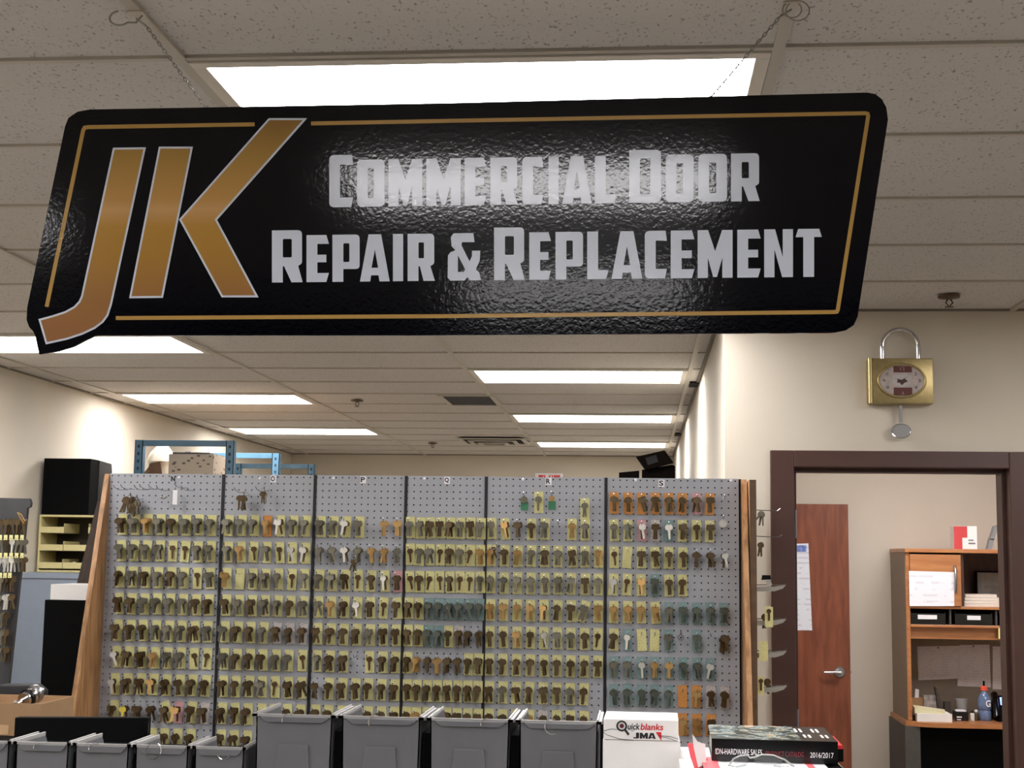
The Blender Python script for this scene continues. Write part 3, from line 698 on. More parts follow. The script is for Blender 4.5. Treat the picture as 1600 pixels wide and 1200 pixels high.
for (px, py, n, lab, mk) in ((1189, 800, 3, 'grey keys on the top hook of the brown side panel', 'g'), (1187, 848, 2, 'small keys on the second hook of the brown side panel', 'd'), (1192, 960, 2, 'dark keys beside the topmost yellow tag', 's'), (1197, 1062, 3, 'dark keys behind the lowest yellow tag', 's')):
    p = aY(px, py, 5.41); tt = thing('hanging_keys', (p.x, 5.41, p.z), lab, 'keys')
    for q in range(n): link('key', KEYS[(q % 3, mk)], (random.uniform(0, .008), .01*q-.01, 0), (0, random.gauss(0, .2), random.gauss(.3, .5)), tt)
p = aY(1197, 902, 5.39); tt = thing('black_fob', (p.x, 5.39, p.z), 'black key fob with grey tag hanging beside the brown panel', 'key fob')
obj('fob', MB().prism(rnd([(p.x-.018, p.z-.010), (p.x-.014, p.z+.008), (p.x+.016, p.z+.008), (p.x+.018, p.z-.008)], .005), XZ, 5.385, 5.395), M_blackgloss, tt)
obj('tag_sheet', MB().prism([(p.x-.002, p.z-.012), (p.x+.014, p.z-.008), (p.x+.022, p.z-.028), (p.x+.002, p.z-.032)], XZ, 5.384, 5.385), mat('grey_tag', (168, 164, 156), .6), tt)

# ================================================================== padlock clock on the wall
cx = 1.040; ck = thing('padlock_clock', (cx, YP, 2.452), 'gold padlock-shaped wall clock with chrome shackle above the brown doorway', 'clock')
bx0, bx1, bz0, bz1 = .912, 1.166, 2.362, 2.544
obj('body', MB().prism(rnd([(bx0, bz0), (bx0, bz1), (bx1, bz1), (bx1, bz0)], .004), XZ, YP-.062, YP-.001), M_gold, ck, bev=.006, smooth=True)
obj('side_band', MB().tube([(bx0+.008, YP-.060, bz0), (bx0+.008, YP-.060, bz1)], .010, 16), M_gold, ck, smooth=True)
el = lambda rx, rz, n=40: [(cx+.002+rx*math.cos(2*math.pi*i/n), 2.453+rz*math.sin(2*math.pi*i/n)) for i in range(n)]
rim = MB(); rim.tube([(x, YP-.066, z) for x, z in el(.092, .066)], .005, 10, closed=True)
obj('bezel', rim, M_gold, ck, smooth=True)
dial = obj('dial', MB().prism(el(.090, .064), XZ, YP-.066, YP-.060), mat('dial_silver', (178, 166, 160), .5, var=.15, vscale=40), ck)
m_mar = mat('dial_maroon', (88, 34, 26), .5)
obj('dial_band', MB().box(cx-.030, cx+.042, YP-.0672, YP-.0665, 2.486, 2.511), m_mar, dial)
obj('dial_band', MB().box(cx-.030, cx+.042, YP-.0672, YP-.0665, 2.394, 2.425), m_mar, dial)
obj('dial_lettering', (lambda a: a.add(*(lambda q: (q.v, q.f))(text_mb('6', cx+.002, cx+.010, 2.398, 2.410, YP-.068))).add(*(lambda q: (q.v, q.f))(text_mb('12', cx-.004, cx+.014, 2.494, 2.506, YP-.068))))(MB()), mat('dial_numeral_grey', (150, 130, 122), .5), dial, fix=False)
nm = MB()
for s_, x_, z_ in (('3', .070, 2.453), ('9', -.068, 2.453), ('2', .056, 2.480), ('10', -.056, 2.480), ('8', -.054, 2.426), ('4', .056, 2.426)):
    q = text_mb(s_, cx+x_-.005, cx+x_+.006, z_-.006, z_+.006, YP-.0668); nm.add(q.v, q.f)
obj('dial_lettering', nm, M_text, dial, fix=False)
em = MB().prism(rnd([(cx-.034, 2.440), (cx-.034, 2.474), (cx+.002, 2.480), (cx+.040, 2.474), (cx+.034, 2.440), (cx+.002, 2.425)], .006), XZ, YP-.0674, YP-.0668)
obj('emblem', em, mat('emblem_silver', (186, 178, 176), .45), dial)
obj('emblem_mark', MB().prism([(cx-.018, 2.446), (cx-.012, 2.460), (cx, 2.454), (cx+.012, 2.462), (cx+.026, 2.450), (cx+.012, 2.444), (cx+.002, 2.434), (cx-.006, 2.444)], XZ, YP-.0680, YP-.0674), mat('emblem_dark', (74, 40, 36), .5), dial)
hd = MB().prism([(cx+.002, 2.4515), (cx-.030, 2.462), (cx+.003, 2.455)], XZ, YP-.071, YP-.0695).prism([(cx, 2.452), (cx+.040, 2.478), (cx+.003, 2.456)], XZ, YP-.0725, YP-.0715)
obj('hands', hd, M_text, ck)
sh = [(cx-.067, bz1-.01)]+[(cx+.004+.071*math.cos(math.radians(a)), 2.594+.071*math.sin(math.radians(a))) for a in range(180, -1, -12)]+[(cx+.075, bz1-.01)]
obj('shackle', MB().tube([(x, YP-.035, z) for x, z in sh], .0095, 14), M_chrome, ck, smooth=True)
kp = MB().box(cx-.006, cx+.008, YP-.036, YP-.030, 2.288, 2.360)
kel = [(cx+.001+.038*math.cos(a), 2.254+.028*math.sin(a)) for a in [q*math.pi/14 for q in range(28)]]
kp.prism(kel, XZ, YP-.036, YP-.030)
obj('pendulum_rim', MB().tube([(x, YP-.036, z) for x, z in kel], .0025, 8, closed=True), M_chrome, ck, smooth=True)
obj('pendulum_key', kp, mat('key_plate_steel', (132, 130, 128), .35, metal=.6), ck, bev=.0015)

# ================================================================== foreground: grey bins, boxes, catalogue
CT = 1.195
t = thing('counter', (-.6, 3.1, 0), 'counter top under the grey bins at the bottom of the picture', 'counter')
obj('worktop', MB().box(-1.9, .75, 2.55, 3.55, CT-.04, CT), mat('counter_laminate', (150, 146, 140), .4, var=.05), t, bev=.004)
obj('base', MB().box(-1.86, .71, 2.60, 3.5, 0, CT-.04), M_slate, t)
def bin_mesh(w, L_, H, lip, t_=.0025):
    """body narrower than its rim, high back wall toward the camera, open hopper end beyond"""
    bw = w*.90/2; parts = {}
    m = MB()
    hb = w*.43
    # back wall (tapers a little downwards)
    m.hexa([(-bw*.95, 0, 0), (bw*.95, 0, 0), (bw*.95, t_, 0), (-bw*.95, t_, 0), (-bw, 0, H), (bw, 0, H), (bw, t_, H), (-bw, t_, H)])
    m.box(-bw*.95, bw*.95, 0, L_, 0, t_)                         # floor
    rimL = L_*.72
    for s in (-1, 1):                                            # side walls with sloping hopper mouth
        pr = [(0, 0), (0, H), (rimL*.93, H), (rimL, H-.012), (L_*.93, H*.45), (L_, H*.42), (L_, 0)]
        m.prism(pr, lambda a, b, d, s=s: (s*(bw*(.95+.05*b/H)-d), a, b), 0, t_)
    m.box(-bw*.95, bw*.95, L_-t_, L_, 0, H*.42)                  # low front
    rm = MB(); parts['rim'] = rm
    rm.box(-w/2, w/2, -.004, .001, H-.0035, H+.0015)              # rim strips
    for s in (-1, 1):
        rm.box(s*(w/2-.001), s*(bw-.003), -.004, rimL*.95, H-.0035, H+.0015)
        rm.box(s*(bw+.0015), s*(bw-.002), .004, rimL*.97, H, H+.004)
    parts['body'] = m
    lp = [(-bw*.86, H-.003), (bw*.90, H-.003), (bw*.90, H-lip*.45), (bw*.74, H-lip), (-bw*.72, H-lip), (-bw*.86, H-lip*.45)]
    parts['hanging_lip'] = MB().prism(lp, XZ, -.006, -.0005)
    return parts
def ring_pts(c_, r, a0=0, a1=360, n=18, tilt=.25):
    return [(c_[0]+r*math.cos(math.radians(a0+(a1-a0)*i/n)), c_[1]+r*.25*math.sin(math.radians(a0+(a1-a0)*i/n)), c_[2]+r*math.sin(math.radians(a0+(a1-a0)*i/n))) for i in range(n+(0 if a1-a0 >= 360 else 1))]
def put_bin(x0, x1, H, Y, label, grp, nm, recess, ringspec):
    w = x1-x0; L_ = .27 if recess else .20
    t = thing(nm, ((x0+x1)/2, Y, CT), label, 'bin', grp)
    pr_ = bin_mesh(w*.985, L_, H, .014 if recess else .016)
    for k, m in pr_.items():
        m.v = [(a+(x0+x1)/2, b+Y, c_+CT+.001) for a, b, c_ in m.v]
        obj(k, m, mat('bin_rim_highlight', (150, 148, 146), .35) if k == 'rim' else M_bin, t, bev=.0012 if k == 'hanging_lip' else 0)  # rim colour lightened to paint in the gloss of the overhead lights
    cxm = (x0+x1)/2; z = CT+H
    if recess:
        r = MB(); xa, xb, zt_, zl = cxm-.030, cxm+.030, z-.056, CT+.03
        r.hexa([(xa-.014, Y-.0025, zl), (xb+.010, Y-.0025, zl), (xb+.010, Y+.0005, zl), (xa-.014, Y+.0005, zl), (xa, Y-.0045, zt_), (xb, Y-.0045, zt_), (xb, Y+.0005, zt_), (xa, Y+.0005, zt_)])
        obj('raised_label_panel', r, M_bin, t, bev=.001)
    if ringspec:
        dx, r_, a0, a1 = ringspec
        rt = thing('wire_ring', (cxm+dx, Y-.008, z-.004), '', 'ring', 'wire rings on the bin rims')
        rt['label'] = 'wire ring on the rim of the '+label.split(',')[0]
        obj('wire', MB().tube(ring_pts((cxm+dx, Y-.0095, z-.008), r_, a0, a1), .0009, 6, closed=(a1-a0 >= 360)), M_chrome, rt)
YBN = 2.84
big = [393, 527, 664.5, 804, 942]; lab = ['first large grey bin from the left, beside the small bins', 'second large grey bin from the left', 'third large grey bin from the left', 'fourth large grey bin, beside the stacked white boxes']
zb = aY(660, 1123, YBN).z-CT
for i in range(4):
    a, b_ = aY(big[i], 1124, YBN).x, aY(big[i+1], 1124, YBN).x
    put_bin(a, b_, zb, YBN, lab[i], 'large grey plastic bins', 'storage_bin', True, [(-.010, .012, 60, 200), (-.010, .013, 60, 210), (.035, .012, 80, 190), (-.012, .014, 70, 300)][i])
zs = aY(210, 1165, YBN).z-CT
sm = [-68, 25, 118, 212, 305, 392]
ls = ['small grey bin cut off at the left edge', 'first whole small grey bin from the left', 'second whole small grey bin from the left', 'third whole small grey bin, with a full wire ring', 'small grey bin next to the first large bin']
for i in range(5):
    a, b_ = aY(sm[i]-5, 1165, YBN).x, aY(sm[i+1]-5, 1165, YBN).x
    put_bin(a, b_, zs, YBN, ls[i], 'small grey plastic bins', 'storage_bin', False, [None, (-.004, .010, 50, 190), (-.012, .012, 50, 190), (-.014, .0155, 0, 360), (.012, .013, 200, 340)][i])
t = thing('gap_shade_plates', (-.9, 3.14, CT), 'added black plates standing for the dark between the grey bins', 'filler plate')  # invented black plates that keep the gaps between bins dark
obj('plate', MB().box(-1.45, -.79, 3.13, 3.135, CT, CT+zs-.035).box(-.79, -.05, 3.13, 3.135, CT, CT+zb-.035), M_black, t)
for i in range(1, 4):
    x = aY(big[i], 1124, YBN).x; obj('upright', MB().box(x-.008, x+.008, YBN+.02, YBN+.20, CT, CT+zb-.03), M_black, t)  # added slab darkening the gap between large bins
for i in range(1, 5):
    x = aY(sm[i]-5, 1165, YBN).x; obj('upright', MB().box(x-.0045, x+.0045, YBN+.02, YBN+.16, CT, CT+zs-.02), M_black, t)  # added slab darkening the gap between small bins
# black rounded panel behind the small bins
a, b_ = aY(23, 1121, 3.30), aY(231, 1124, 3.30)
t = thing('black_case', ((a.x+b_.x)/2, 3.3, CT), 'black case with rounded top corners standing behind the small grey bins', 'case')
obj('shell', MB().prism(rnd([(a.x, CT), (a.x, a.z), (b_.x, b_.z+.004), (b_.x, CT)], [0, .010, .010, 0], 5), XZ, 3.30, 3.325), M_black, t, bev=.003)
obj('corner_clip', MB().box(b_.x-.004, b_.x+.004, 3.292, 3.30, b_.z-.03, b_.z-.006), M_blackgloss, t)

# white key blank boxes
def carton(x0, x1, y0, y1, z0, z1, name, label, m, skew=0):
    t = thing(name, ((x0+x1)/2, y0, z0), label, 'box')
    obj('box_body', MB().hexa([(x0, y0, z0), (x1, y0, z0), (x1+skew, y1, z0), (x0+skew, y1, z0), (x0, y0, z1), (x1, y0, z1), (x1+skew, y1, z1), (x0+skew, y1, z1)]), m, t, bev=.0015)
    return t
YX = 2.74
lo0, lo1 = aY(942, 1158, YX), aY(1063, 1200, YX)
zt_ = aY(1000, 1157, YX).z
wb = carton(lo0.x, lo1.x, YX, YX+.24, CT, zt_, 'cardboard_box', 'plain white box beneath the printed key blank box', M_white)
u0, u1 = aY(943, 1122, YX-.003), aY(1060, 1127, YX-.003); zu = aY(1000, 1124, YX).z
qb = carton(u0.x, u1.x, YX-.003, YX+.13, zt_+.001, zu, 'key_blank_box', 'white printed box with Quickblanks JMA lettering on top of the plain white box', M_white, skew=.002)
wq = u1.x-u0.x; yq = YX-.0036; hq = zu-zt_
P = lambda u, v: (u0.x+wq*u, zt_+hq*v)
def tq(s_, ua, ub, va, vb, m, nm_, bold=.03, shear=.15):
    (xa, za), (xb, zb2) = P(ua, va), P(ub, vb); obj(nm_, text_mb(s_, xa, xb, za, zb2, yq, bold, shear), m, qb, fix=False)
tq('uick', .325, .487, .51, .82, M_text, 'lettering', .02); tq('blanks', .495, .80, .51, .82, M_red, 'lettering', .02)
jm = MB(); (jx0, jz0), (jx1, jz1) = P(.40, .10), P(.70, .38); ju = (jx1-jx0)/150; jv = (jz1-jz0)/73
for lps, off in (([rnd([(0, 0), (0, 16), (18, 16), (18, 73), (38, 73), (38, 0)], [4, 0, 0, 0, 0, 14])], 0), (glyph('M', 54, 73), 43), (glyph('A', 52, 73), 98)):
    jm.plate([[(jx0+(a+off)*ju, jz0+b*jv) for a, b in lp] for lp in lps], XZ, yq)
obj('lettering', jm, M_text, qb, fix=False); tq('BY', .375, .415, .44, .50, M_text, 'lettering', .01)
cq = P(.245, .68); lg = MB().tube([(cq[0]+.0085*math.cos(a), yq, cq[1]+.0085*math.sin(a)) for a in [k*math.pi/12 for k in range(24)]], .0018, 5, closed=True)
lg.tube([(cq[0]+.006, yq, cq[1]-.007), (cq[0]+.013, yq, cq[1]-.016)], .0024, 6); obj('logo', lg, M_text, qb)
lg2 = MB().lathe([(.0042, -.0004), (.0042, .0004)], (cq[0], yq, cq[1]), 'Y', 16); obj('logo', lg2, mat('logo_maroon', (96, 30, 44), .5), qb)
cc = P(.725, .22); obj('logo', MB().prism([(cc[0]-.004, cc[1]+.008), (cc[0]+.007, cc[1]+.008), (cc[0]+.007, cc[1]-.008), (cc[0]+.003, cc[1]-.002)], XZ, yq, yq+.0003), M_red, qb)
sw = MB()
for s_ in ([(.0, .42), (.10, .52), (.22, .50)], [(.0, .35), (.06, .22), (.22, .06), (.40, .02)], [(.74, .22), (.86, .16), (.98, .02)], [(.74, .26), (.88, .24), (1.0, .12)]):
    sw.tube([(P(*q)[0], yq, P(*q)[1]) for q in s_], .0005, 4)
obj('printed_curve', sw, M_text, qb)

# catalogue pile right
YC = 2.60
base0, base1 = aY(1064, 1196, YC), aY(1330, 1196, YC)
zs1 = aY(1200, 1193, YC-.02).z
t = carton(base0.x-.0, base1.x-.004, YC-.12, YC+.30, CT, zs1-.016, 'white_carton', 'white carton under the catalogue, right of the stacked white boxes', M_white)
# magazines
def sheetbox(x0, x1, y0, y1, z0, z1, m): return MB().box(x0, x1, y0, y1, z0, z1)
t = thing('magazine', (.27, YC, zs1-.015), 'white and red magazine lying under the black catalogue', 'magazine')
mx0 = aY(1100, 1193, YC-.10).x; mx1 = aY(1300, 1193, YC-.10).x
obj('pages', MB().box(mx0, mx1, YC-.115, YC+.16, zs1-.015, zs1-.001), M_paper, t, bev=.001)
obj('red_band', MB().box(mx0+.0, mx0+.028, YC-.1155, YC+.05, zs1-.012, zs1-.0004).box(mx1-.034, mx1-.022, YC-.1155, YC+.02, zs1-.012, zs1-.0004), M_pink, t)
t = thing('black_folder', (mx1+.02, YC, zs1-.014), 'black folder sticking out at the right under the catalogue', 'folder')
obj('cover', MB().hexa([(mx1+.001, YC-.05, zs1-.015), (mx1+.030, YC-.05, zs1-.015), (mx1+.022, YC+.14, zs1-.015), (mx1+.001, YC+.14, zs1-.015), (mx1+.001, YC-.05, zs1-.004), (mx1+.030, YC-.05, zs1-.004), (mx1+.022, YC+.14, zs1-.004), (mx1+.001, YC+.14, zs1-.004)]), M_black, t)
# the catalogue itself
b0, b1 = aY(1112, 1190, YC), aY(1309, 1190, YC); zc0 = zs1; zc1 = aY(1200, 1156, YC).z
cat = thing('catalogue', ((b0.x+b1.x)/2, YC, zc0), 'thick black IDN Hardware Sales product catalogue 2016/2017 with printed cover', 'book')
ang = math.radians(-1.0)
def RC(a, b, z): return (b0.x+a*math.cos(ang)-b*math.sin(ang), YC+a*math.sin(ang)+b*math.cos(ang), z)
Wc, Dc = b1.x-b0.x, .215
m_cov = bpy.data.materials.new('catalogue_cover'); m_cov.use_nodes = True; nt = m_cov.node_tree; bs = nt.nodes['Principled BSDF']; bs.inputs['Roughness'].default_value = .25
tc = nt.nodes.new('ShaderNodeTexCoord'); v1 = nt.nodes.new('ShaderNodeTexNoise'); v1.inputs['Scale'].default_value = 42; v1.inputs['Detail'].default_value = 5; nt.links.new(tc.outputs['Object'], v1.inputs['Vector'])
rp = nt.nodes.new('ShaderNodeValToRGB'); e = rp.color_ramp.elements; e[0].position = .32; e[0].color = lin((16, 16, 18)); e[1].position = .70; e[1].color = lin((226, 228, 224))
for pos, c_ in ((.46, (40, 60, 52)), (.52, (150, 166, 168)), (.58, (96, 90, 70)), (.63, (206, 196, 150)), (.67, (180, 100, 80))): q = e.new(pos); q.color = lin(c_)
nt.links.new(v1.outputs['Fac'], rp.inputs['Fac']); nt.links.new(rp.outputs['Color'], bs.inputs['Base Color'])
hx8 = lambda a0, a1, b0_, b1_, z0, z1: [RC(a0, b0_, z0), RC(a1, b0_, z0), RC(a1, b1_, z0), RC(a0, b1_, z0), RC(a0, b0_, z1), RC(a1, b0_, z1), RC(a1, b1_, z1), RC(a0, b1_, z1)]
obj('page_block', MB().hexa(hx8(.003, Wc-.004, .003, Dc-.004, zc0+.002, zc1-.002)), mat('page_edge', (150, 146, 138), .8), cat)
obj('spine', MB().hexa(hx8(0, Wc, -.001, .002, zc0, zc1)).hexa(hx8(0, Wc, 0, Dc, zc0, zc0+.0015)), M_blackgloss, cat)
obj('front_cover', MB().hexa(hx8(0, Wc*.72, .001, Dc, zc1-.0015, zc1)), m_cov, cat)
obj('front_cover', MB().hexa(hx8(Wc*.72, Wc, .001, Dc, zc1-.0015, zc1)), M_blackgloss, cat)
blob = MB().prism([(RC(a, 0, 0)[0], zc1-dz) for a, dz in ((.05*Wc, .0), (.15*Wc, .006), (.3*Wc, .010), (.42*Wc, .016), (.52*Wc, .010), (.62*Wc, .004), (.7*Wc, 0))], XZ, YC-.0022, YC-.0016)
hs = (zc1-zc0)
def tc_(s_, ua, ub, va, vb, m):
    mb = text_mb(s_, b0.x+Wc*ua, b0.x+Wc*ub, zc0+hs*va, zc0+hs*vb, YC, .0)
    mb.v = [(RC(v[0]-b0.x, -.0018, v[2])) for v in mb.v]; obj('lettering', mb, m, cat, fix=False)
tc_('IDN-HARDWARE SALES', .03, .40, .30, .56, M_paper); tc_('PRODUCT CATALOG', .43, .73, .28, .50, mat('maroon_print', (130, 30, 44), .5)); tc_('2016/2017', .78, .965, .26, .50, M_paper)
wg = MB()
for a in (.76, .80, .90, .94): wg.hexa(hx8(Wc*a, Wc*(a+.018), .05, .09, zc1, zc1+.0003)).hexa(hx8(Wc*(a-.04), Wc*(a-.022), .13, .18, zc1, zc1+.0003))
obj('cover_mark', wg, M_white, cat)
t = thing('red_booklet', (b1.x, YC, zc0), 'thin dark red booklet poking out behind the right end of the catalogue', 'booklet')
obj('cover', MB().hexa(hx8(Wc+.001, Wc+.013, .03, .19, zc0, zc1-.016)), M_black, t)
obj('red_edge', MB().hexa(hx8(Wc+.001, Wc+.012, .03, .17, zc1-.016, zc1-.010)), M_red, t)
# curled white sheet left of the catalogue and pink sheet
p = aY(1084, 1172, 2.66)
cs = [aY(*q, 2.60) for q in ((1081, 1144), (1089, 1156), (1101, 1160), (1103, 1190), (1090, 1196), (1083, 1165))]
t = thing('curled_sheet', tuple(cs[3]), 'curled white sheet standing up at the left end of the catalogue', 'paper')
obj('sheet', MB().prism([(q.x, q.z) for q in cs], XZ, 2.575, 2.577), M_white, t)
cs = [aY(*q, 2.63) for q in ((1073, 1158), (1081, 1158), (1090, 1172), (1104, 1182), (1110, 1200), (1085, 1200), (1078, 1180))]
t = thing('pink_sheet', tuple(cs[4]), 'pink red sheet standing left of the catalogue', 'paper')
obj('sheet', MB().prism([(q.x, q.z) for q in cs], XZ, 2.60, 2.602), M_pink, t)
# safety glasses lying in front
YG = 2.46; gl = aY(1197, 1192, YG)
t = thing('safety_glasses', (gl.x, YG, zs1), 'clear plastic safety glasses lying in front of the catalogue', 'glasses')
m_clear = mat('clear_plastic', (235, 240, 242), .05, trans=.9, spec=.6)
def gp(px, py, Y=YG): q = aY(px, py, Y); return (q.x, q.y, max(q.z, zs1+.002))
top = [(1139, 1196), (1146, 1186), (1156, 1181), (1168, 1180), (1172, 1184), (1180, 1183), (1190, 1179), (1208, 1180), (1226, 1187), (1240, 1197)]
obj('brow_frame', MB().tube([gp(*q) for q in top], .0016, 7), mat('clear_frame', (225, 226, 226), .15, trans=.3), t, smooth=True)
for arr in ([(1146, 1188), (1156, 1183), (1168, 1182), (1170, 1200), (1150, 1200)], [(1178, 1186), (1190, 1182), (1208, 1183), (1222, 1189), (1220, 1202), (1184, 1202)]):
    pp = [aY(*q, YG) for q in arr]; obj('lens', MB().prism([(q.x, q.z) for q in pp], XZ, YG, YG+.0015), m_clear, t)
obj('temple', MB().tube([gp(1139, 1196), gp(1150, 1199, YG+.05), gp(1165, 1199, YG+.08)], .0015, 6), m_clear, t)
obj('temple', MB().tube([gp(1240, 1197), gp(1228, 1199, YG+.05), gp(1210, 1199, YG+.08)], .0015, 6), m_clear, t)

# ================================================================== left side
YL = 7.85; YT = 8.15
q0, q1 = aY(12, 895, YL), aY(140, 895, YL)
t = thing('grey_cabinet', ((q0.x+q1.x)/2, YL, 0), 'blue grey metal cabinet under the beige parts organizer', 'cabinet')
obj('body', MB().box(q0.x, q1.x+.25, YL, YL+.5, 0, q0.z), M_cabinet, t, bev=.004)
obj('top_lip', MB().box(q0.x-.004, q1.x+.254, YL-.008, YL+.5, q0.z-.028, q0.z+.002), M_cabinet, t, bev=.002)
ctop = q0.z+.002
# organizer
o0, o1 = aY(62, 804, YT+.02), aY(150, 893, YT+.02)
ox0 = o0.x; ox1 = ox0+.46; oz0 = ctop+.0005; oz1 = o0.z
t = thing('parts_organizer', ((ox0+ox1)/2, YT+.02, oz0), 'beige plastic parts organizer with open drawers on the grey cabinet', 'organizer')
fr = MB(); T_ = .012
fr.box(ox0, ox1, YT+.02, YT+.28, oz0, oz0+T_).box(ox0, ox1, YT+.02, YT+.28, oz1-T_, oz1).box(ox0, ox0+T_, YT+.02, YT+.28, oz0+T_, oz1-T_).box(ox1-T_, ox1, YT+.02, YT+.28, oz0+T_, oz1-T_).box(ox0+T_, ox1-T_, YT+.27, YT+.28, oz0+T_, oz1-T_)
obj('case', fr, M_beige, t, bev=.001)
xw = (ox1-ox0-2*T_)/3; zh = (oz1-oz0-2*T_)/3
m_in = mat('organizer_inner_shade', (60, 54, 40), .8)
for i in range(3):
    for j in range(3):
        if (i, j) == (1, 0): continue
        xa = ox0+T_+xw*i+.002; xb = xa+xw-.004; za = oz1-T_-zh*(j+1)+.008; zf = za+zh*.36
        d = MB().box(xa, xb, YT+.012, YT+.016, za, zf).box(xa, xb, YT+.012, YT+.25, za, za+.002).box(xa, xa+.002, YT+.016, YT+.25, za, za+zh*.55).box(xb-.002, xb, YT+.016, YT+.25, za, za+zh*.55)
        obj('drawer', d, M_beige, t)
obj('inner_shade_sheet', MB().box(ox0+T_, ox1-T_, YT+.262, YT+.269, oz0+T_, oz1-T_), m_in, t)  # dark sheet paints the shade inside the drawer openings
pp = aY(117, 868, YT+.06)
t = thing('white_parts', (pp.x, YT+.06, pp.z), 'small white parts lying in an organizer drawer', 'parts')
zq = oz1-T_-zh*3+.0105
obj('lump', MB().lathe([(.004, 0), (.022, .006), (.026, .018), (.018, .034), (.004, .040)], (pp.x, YT+.06, zq), 'Z', 10).lathe([(.004, 0), (.016, .006), (.018, .014), (.010, .024), (.003, .028)], (pp.x+.032, YT+.05, zq), 'Z', 9), M_white, t, smooth=True)
# black speaker-like box on top
k0 = aY(69, 716, YT+.03); kx1 = aY(142, 716, YT+.03).x
t = thing('black_cabinet_box', ((k0.x+kx1)/2, YT+.03, oz1), 'plain black box with sloped rear corner on top of the beige organizer', 'box')
obj('front_section', MB().box(k0.x, kx1, YT+.03, YT+.16, oz1+.0005, k0.z), M_black, t, bev=.003)
obj('rear_section', MB().prism(rnd([(YT+.161, oz1+.0005), (YT+.161, k0.z-.002), (YT+.36, k0.z-.01), (YT+.42, oz1+.10), (YT+.42, oz1+.0005)], [0, 0, .03, .02, 0]), YZ, k0.x+.01, kx1+.004), mat('dark_charcoal', (30, 31, 33), .5), t, bev=.002)
# dark brown board leaning
c = [aY(*q, 6.1) for q in ((152, 783), (157, 787), (134, 912), (120, 915))]
t = thing('leaning_board', (c[2].x, 6.1, 0), 'dark brown board leaning between organizer and pegboard side', 'board')
lowz = 1.60
obj('board', MB().hexa([(c[3].x-.33, 6.1, 0), (c[2].x-.33, 6.1, 0), (c[2].x-.33, 6.5, 0), (c[3].x-.33, 6.5, 0), (c[0].x, 6.1, c[0].z), (c[1].x+.006, 6.1, c[0].z), (c[1].x+.006, 6.5, c[0].z), (c[0].x, 6.5, c[0].z)]), mat('dark_brown_board', (62, 48, 40), .6, var=.2), t)
# black cabinet with white tray
YK = 5.75
k0, k1 = aY(70, 937, YK), aY(160, 937, YK)
t = thing('black_cabinet', ((k0.x+k1.x)/2, YK, 0), 'tall plain black cabinet left of the pegboard side panel', 'cabinet')
obj('body', MB().box(k0.x, k1.x-.07, YK, YK+.3, 0, k0.z), M_black, t, bev=.003)
w0 = aY(78, 913, YK); 
t = thing('white_tray', (w0.x+.1, YK, k0.z), 'white shallow tray lying on the tall black cabinet', 'tray')
tr = MB().box(w0.x, k1.x-.07, YK+.01, YK+.26, k0.z+.0005, k0.z+.006).box(w0.x, k1.x-.07, YK+.01, YK+.014, k0.z+.006, w0.z).box(w0.x, w0.x+.004, YK+.014, YK+.26, k0.z+.006, w0.z).box(w0.x, k1.x-.07, YK+.256, YK+.26, k0.z+.006, w0.z).box(k1.x-.074, k1.x-.07, YK+.014, YK+.256, k0.z+.006, w0.z)
obj('tray_body', tr, M_white, t)
# dark display board with hanging keys at the left edge
YD = 4.95
d1 = aY(48, 779, YD); d0x = aY(-90, 775, YD).x; dzb = 1.0
t = thing('dark_key_board', ((d1.x+d0x)/2, YD, 0), 'dark rubbery display board full of hanging keys at the left edge', 'display board')
pl = rnd([(d0x, .0), (d0x, d1.z+.004), (d1.x-.006, d1.z), (d1.x, d1.z-.016), (d1.x-.002, d1.z-.030), (d1.x-.012, d1.z-.034), (d1.x-.065, .9), (d1.x-.065, 0)], [0, .01, .006, .003, .003, 0, 0, 0])
obj('board', MB().prism(pl, XZ, YD, YD+.02), mat('dark_board', (52, 52, 54), .6, var=.2, vscale=8), t)
hk = MB(); 
rowsD = [812, 843, 871, 902, 930, 958, 985, 1012]
for ri, py in enumerate(rowsD):
    n = 5 if ri < 3 else 3 if ri < 5 else 2
    for k in range(n):
        px = 2+k*8.5 if ri < 3 else 2+k*7.5
        p = aY(px, py, YD-.03); hook = MB().tube([(p.x, YD, p.z), (p.x, YD-.04, p.z), (p.x, YD-.044, p.z+.005)], .0012, 5); obj('hook', hook, M_wire, t)
        tt = thing('hanging_keys', (p.x, YD-.03, p.z), f'keys on the dark board at the left edge, {ORD[ri]} row, {ORD[k]} from left', 'keys', 'keys on the dark board at the left edge')
        mk = random.choice('gdgwdd')
        for q in range(2): link('key', KEYS[((k+q) % 4, mk)], (0, .012*q, 0), (0, random.gauss(0, .12), random.gauss(0, .4)), tt)
        if ri in (1, 2, 3) : obj('paper_label', MB().box(p.x-.006, p.x+.007, YD-.041, YD-.0405, p.z-.002, p.z+.016), CM['Y'], tt)
p = aY(30, 806, YD-.06)
t = thing('yellow_cutter', (p.x, YD-.06, p.z), 'small yellow and black looped tool hanging on the dark key board', 'tool')
obj('loop', MB().tube([(p.x-.012, YD-.05, p.z+.012), (p.x+.002, YD-.05, p.z+.006), (p.x+.018, YD-.05, p.z-.018), (p.x+.014, YD-.05, p.z-.026), (p.x+.004, YD-.05, p.z-.014), (p.x-.010, YD-.05, p.z+.010)], .0022, 7), KM['b'], t, smooth=True)
